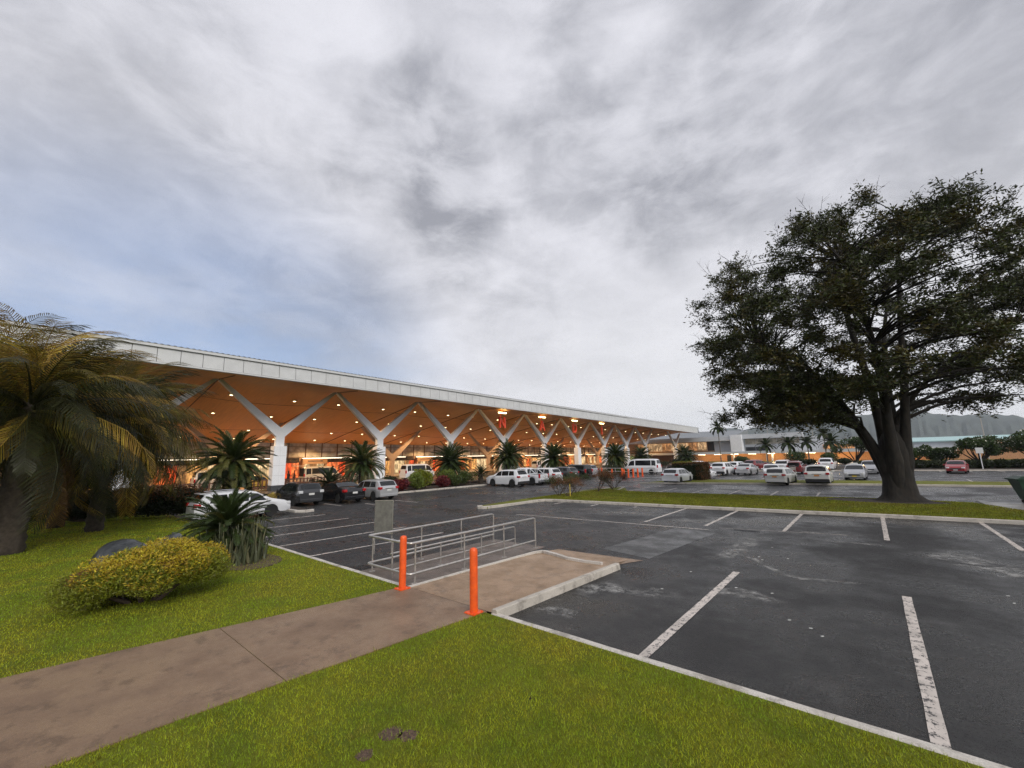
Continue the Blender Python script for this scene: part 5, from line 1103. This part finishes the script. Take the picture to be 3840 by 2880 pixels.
# ================================================================== BIG TREE
def big_tree():
    rs = random.Random(21); rng = np.random.default_rng(21)
    t = thing('shade_tree', (1.0, 32.4, .12), 'large dark multi-stemmed shade tree on the grass island', 'tree')
    r_ = Vector((.76, .65, 0)); dv = Vector((-.65, .76, 0))
    def W_(u, z, d=0.0): return r_ * u + dv * d + Vector((0, 0, z))
    # fused base
    mb = MB(); n = 22; prof = [(0, 1.30), (.10, 1.05), (.35, .86), (1.0, .76), (1.8, .74), (2.6, .76), (3.2, .66), (3.7, .42), (4.1, .12)]; v = []
    for z, r in prof:
        for k in range(n):
            a = 2 * math.pi * k / n; q = r * (1 + .09 * math.sin(4 * a + .6) + .06 * math.sin(7 * a + 2 * z * .3) + (.12 * math.sin(5 * a) if z < .3 else 0)); p = W_(q * math.cos(a) + .05, z, q * .85 * math.sin(a)); v.append(p)
    trunk = mb.add(v, [(i * n + k, i * n + (k + 1) % n, i * n + n + (k + 1) % n, i * n + n + k) for i in range(len(prof) - 1) for k in range(n)])
    stems = [([(-.55, 1.9, 0), (-1.0, 3.2, .1), (-1.65, 4.7, .3), (-2.5, 6.4, .6), (-4.0, 8.2, .8), (-6.4, 9.8, 1)], .30),
             ([(-.35, 2.2, -.4), (-.6, 4.2, -.7), (-1.0, 6.6, -1.2), (-1.9, 9.4, -2.0), (-3.4, 13.0, -2.8)], .40),
             ([(.0, 2.2, .3), (-.05, 4.6, .4), (-.3, 7.4, .5), (-.7, 10.5, .6), (-1.1, 15.0, .6)], .42),
             ([(.4, 2.2, -.3), (.6, 4.5, -.5), (.75, 7.2, -.8), (.9, 10.2, -1), (1.5, 15.2, -1.2)], .36),
             ([(.6, 2.1, .3), (.95, 4.2, .6), (1.35, 6.4, 1.0), (2.2, 9.4, 1.7), (4.0, 13.2, 2.6)], .34),
             ([(.95, 4.2, .6), (1.8, 6.2, -.4), (3.2, 7.9, -1.6), (5.4, 9.4, -2.6), (7.6, 11.4, -3.4)], .20),
             ([(-.4, 2.2, .5), (-1.0, 4.8, 1.4), (-2.0, 7.6, 2.8), (-3.8, 10.4, 4.6)], .28)]
    nodes = []
    for pl, r in stems:
        if pl[0][1] < 3: pl = [(pl[0][0] * .45, .5, pl[0][2] * .3)] + pl
        P = [W_(*q) for q in pl]; fine = []
        for i in range(len(P) - 1):
            for k in range(4):
                s = k / 4; a = P[max(i - 1, 0)]; b = P[i]; c = P[i + 1]; d = P[min(i + 2, len(P) - 1)]
                fine.append(.5 * ((2 * b) + (c - a) * s + (2 * a - 5 * b + 4 * c - d) * s * s + (3 * b - a - 3 * c + d) * s ** 3))
        fine.append(P[-1]); m_ = len(fine); rr = [r * (1 - .86 * (max(0, i - (4 if pl[0][1] < 1 else 0)) / (m_ - 1)) ** .55) for i in range(m_)]
        trunk.tube(fine, rr, 12)
        for i in range(int(m_ * .3), m_): nodes.append((fine[i], rr[i]))
    trunk.build('trunk', M['bark'], t, 50)
    # clump targets in the crown
    tg = []
    tries = 0
    while len(tg) < 440 and tries < 40000:
        tries += 1
        u = rs.uniform(-11.6, 10.5); z = rs.uniform(4.0, 18.8); d = rs.uniform(-8, 8)
        # outline: dome, wider low left
        ru = 10.2 if u < 0 else 10.2; zc = 9.6; rz = 8.3 if z > zc else 5.9
        q = (u / ru) ** 2 + ((z - zc) / rz) ** 2 + (d / 8.2) ** 2
        if q > 1 or q < .20: continue
        if z < 6.0 and -2.6 < u < 4.6: continue
        if u < -9.2 and not (7.2 < z < 12.5): continue
        if u < -6.0 and z < 6.2: continue
        if u > .8 and u < 4.5 and 5 < z < 9.5 and rs.random() < .75: continue     # the open window right of the stems
        nz = math.sin(u * .9 + 1.3) * math.sin(z * 1.1 + .5) * math.sin(d * .8 + 2)
        if nz < -.08: continue
        tg.append((u, z, d))
    for _ in range(70): tg.append((rs.uniform(-7.4, -2.0), rs.uniform(4.6, 7.6), rs.uniform(-2.0, 4.5)))
    br = MB(); Pl = []; bare = MB()
    NP = np.array([tuple(n_[0]) for n_ in nodes])
    for (u, z, d) in tg:
        T = W_(u, z, d); dd = NP - np.array(T); c = np.linalg.norm(dd, axis=1) + 1.4 * np.maximum(0, NP[:, 2] - (z - .6)); i = int(np.argmin(c)); S, r0 = nodes[i]
        ln = (T - S).length; mid = S.lerp(T, .45) + Vector((0, 0, ln * .10)) + Vector((rs.gauss(0, .25), rs.gauss(0, .25), 0))
        r1 = min(r0 * .55, .035 + .012 * ln); br.tube([S, S.lerp(mid, .5) + Vector((0, 0, .1)), mid, mid.lerp(T, .5) + Vector((0, 0, .08)), T], [r1, r1 * .85, r1 * .65, r1 * .45, .012], 5, False)
        nodes_add = mid
        # sprays of pinnate leaves round the clump
        for s in range(rs.randint(10, 14)):
            a = rs.uniform(0, 6.28); l2 = rs.uniform(.5, 1.25); dirv = Vector((math.cos(a), math.sin(a), rs.gauss(.05, .60))).normalized(); E_ = T + dirv * l2 - Vector((0, 0, .10 * l2))
            br.tube([T, T.lerp(E_, .5) + Vector((0, 0, .06)), E_], [.012, .009, .004], 3, False)
            k = int(40 * l2); tt = rng.uniform(.15, 1.05, k)[:, None]; Pl.append(np.array(T) + (np.array(E_) - np.array(T)) * tt + rng.normal(0, .10, (k, 3)))
    for _ in range(150):   # bare feathery twigs beyond the leaves
        u, z, d = rs.choice(tg)
        if z < 10 and abs(u) < 7: continue
        T = W_(u, z, d); o_ = (T - W_(0, 8, 0)).normalized(); o_ = (o_ + Vector((rs.gauss(0, .3), rs.gauss(0, .3), .5))).normalized(); E_ = T + o_ * rs.uniform(1.0, 2.0)
        br.tube([T, E_], [.016, .005], 3, False)
        for _k in range(5): s = T.lerp(E_, rs.uniform(.35, .95)); br.tube([s, s + (o_ + Vector((rs.gauss(0, .6), rs.gauss(0, .6), rs.gauss(0, .4)))).normalized() * rs.uniform(.3, .6)], [.008, .003], 3, False)
    br.build('branches', M['bark'], t)
    P = np.concatenate(Pl); sel = (np.sin(P[:, 0] * 1.3) * np.sin(P[:, 1] * 1.1 + 1) * np.sin(P[:, 2] * 1.2 + 2) + rng.normal(0, .25, len(P))) < .30
    V, F = leaf_quads(P[sel], .19, .34, .9, rng); crown = obj('crown', npmesh('crown', V, F, LF['tree']), t)
    V, F = leaf_quads(P[~sel], .21, .34, .9, rng); obj('yellowing_leaves', npmesh('yellowing_leaves', V, F, LF['tree2']), t)
    return len(P)
print('tree leaves', big_tree())
struct(MB().prism([(1 + (3.1 + .5 * math.sin(3 * a)) * math.cos(a) - 1.2, 31.6 + 1.15 * math.sin(a)) for a in np.linspace(0, 6.283, 26)[:-1]], .06, .124).build('bare_soil', M['soil']))

# ================================================================== GRASS (near lawn blades)
def in_path(X, Y):
    e = RNG.random(len(X)) ** 2 * .09
    return (X > np.interp(Y, [p[1] for p in path_l], [p[0] for p in path_l]) + e) & (X < np.interp(Y, [p[1] for p in path_r], [p[0] for p in path_r]) - e)
def blades(P, h, w):
    n = len(P); a = RNG.uniform(0, 6.283, n); ln = RNG.normal(0, .42, (n, 2)) * h[:, None]; hv = h * RNG.uniform(.6, 1.2, n)
    s = np.stack([np.cos(a), np.sin(a), 0 * a], 1) * (w / 2)[:, None]; tip = np.concatenate([P[:, :2] + ln, (P[:, 2] + hv)[:, None]], 1)
    return np.stack([P - s, P + s, tip], 1).reshape(-1, 3), np.arange(3 * n).reshape(n, 3)
def scatter(n, x0, x1, y0, y1, near):
    X = RNG.uniform(x0, x1, n); Y = RNG.uniform(y0, y1, n); dist = np.hypot(X, Y); keep = (RNG.random(n) < np.clip((near / dist) ** 1.3, 0, 1)) & ~in_path(X, Y); X, Y, dist = X[keep], Y[keep], dist[keep]
    fw = -.636 * X + .752 * Y; rt = .76 * X + .649 * Y; k = (fw > .8) & (np.abs(rt) < fw * 1.45 + 1); X, Y, dist = X[k], Y[k], dist[k]
    soil = np.zeros(len(X), bool)
    for sx, sy, sr in ((-4.30, 2.93, .13), (-4.12, 3.04, .11), (-4.22, 2.58, .10)): soil |= (np.hypot(X - sx, Y - sy) < sr * RNG.uniform(.5, 1.3, len(X))) & (RNG.random(len(X)) < .85)
    X, Y, dist = X[~soil], Y[~soil], dist[~soil]
    return np.stack([X, Y, np.full(len(X), LZ)], 1), dist
Pg, dg = scatter(1900000, -36, 8, -3, 6.06, 4.2)
V, F = blades(Pg, .032 * np.where(RNG.random(len(dg)) < .06, 1.9, 1.0), .0036 + .0008 * dg)
g = obj('grass', npmesh('grass', V, F, M['blade'])); tag(g, 'short green mown grass of the near lawn', 'grass', kind='stuff')
print('blades', len(F))
Xi = RNG.uniform(-18.4, 10, 200000); Yi = RNG.uniform(23, 33, 200000)
up = np.interp(Xi, [-18.4, -17.2, -8, .1, 12], [18.5, 23.6, 24.35, 25.3, 26.3]); hi = np.interp(Xi, [-18.4, -15.2, -10, -4, .1, 3.8, 5], [33, 31.6, 31.8, 32.4, 33.2, 32.6, 29.6]); k = (Yi > up) & (Yi < hi) & (np.hypot(Xi - .3, (Yi - 31.6) * 2.2) > 2.6)
Pi = np.stack([Xi[k], Yi[k], np.full(k.sum(), .12)], 1); V, F = blades(Pi, np.full(len(Pi), .05), np.full(len(Pi), .03))
g = obj('grass', npmesh('grass', V, F, blade_mat('island_grass_blade', (.26, .27, .026), (.18, .205, .02), (.25, .21, .035)))); tag(g, 'grass on the island around the shade tree', 'grass', kind='stuff')
sp = MB()
for sx, sy, sr in ((-4.30, 2.93, .13), (-4.12, 3.04, .11), (-4.22, 2.58, .10)): sp.add([(sx + sr * random.uniform(.75, 1.15) * math.cos(a), sy + sr * random.uniform(.75, 1.15) * math.sin(a), LZ + .004) for a in np.linspace(0, 6.283, 12)[:-1]], [tuple(range(11))])
struct(sp.build('bare_soil_patch', mat('bare_brown_soil', (.10, .062, .04), .95, var=.5, vscale=30, bump=1, bscale=60)))

# ================================================================== HILLS
RID = [(150, .9), (135, 1.1), (120, 1.5), (112, 1.7), (106.89, 1.92), (103.26, 2.83), (102.24, 2.9), (101.19, 2.53), (100.81, 2.71), (100.02, 2.82), (98.69, 3.06), (96.97, 3.57), (95.74, 3.82), (94.93, 3.91), (93.04, 3.77), (91.59, 3.74), (90.58, 3.55), (88.66, 3.56), (86.34, 3.65), (85.88, 3.9), (85.44, 3.52), (84.72, 3.22), (83.9, 3.05), (82.81, 2.91), (82.02, 2.93), (81.49, 2.98), (80.77, 2.77), (79.8, 2.66), (79.32, 2.43), (78.51, 2.3), (74, 2.4), (66, 1.9), (55, 1.4), (40, .8)]
az_ = np.array([a for a, b in RID])[::-1]; el_ = np.array([b for a, b in RID])[::-1]
A_ = np.linspace(40, 150, 420); EL = np.interp(A_, az_, el_) + .035 * np.sin(A_ * 7.1) + .03 * np.sin(A_ * 17.3) + .02 * np.sin(A_ * 41)
v = []; rowsn = 9
for i, a in enumerate(A_):
    ca, sa = math.cos(rad(a)), math.sin(rad(a)); Hh = 3 + 2600 * math.tan(rad(EL[i]))
    for j in range(rowsn):
        s = j / (rowsn - 1); R_ = 1500 + 1100 * s; nz = 1 + .10 * math.sin(a * 3 + s * 9) * math.sin(math.pi * s) + .12 * math.sin(a * 9.7 - s * 5) * math.sin(math.pi * s)
        v.append((R_ * ca, R_ * sa, -1 + (Hh + 1) * (s ** 1.7) * (nz if j < rowsn - 1 else 1)))
    v.append((3000 * ca, 3000 * sa, -1))
nR = rowsn + 1
hl = MB().add(v, [(i * nR + j, (i + 1) * nR + j, (i + 1) * nR + j + 1, i * nR + j + 1) for i in range(len(A_) - 1) for j in range(nR - 1)]).build('hills', M['hill'], None, 60); struct(hl)
# ================================================================== HAZE
mz = bpy.data.materials.new('haze_air'); mz.use_nodes = True; N = mz.node_tree.nodes; N.clear(); o_ = N.new('ShaderNodeOutputMaterial'); pv = N.new('ShaderNodeVolumePrincipled')
pv.inputs['Color'].default_value = (.82, .90, 1.0, 1); pv.inputs['Density'].default_value = 1.35e-4; pv.inputs['Anisotropy'].default_value = 0.0
mz.node_tree.links.new(pv.outputs[0], o_.inputs['Volume'])
hz = MB().box((0, 0, 120), (6100, 6100, 243)).build('haze', mz); hz['kind'] = 'stuff'; hz['label'] = 'pale haze in the air between car park and hills'
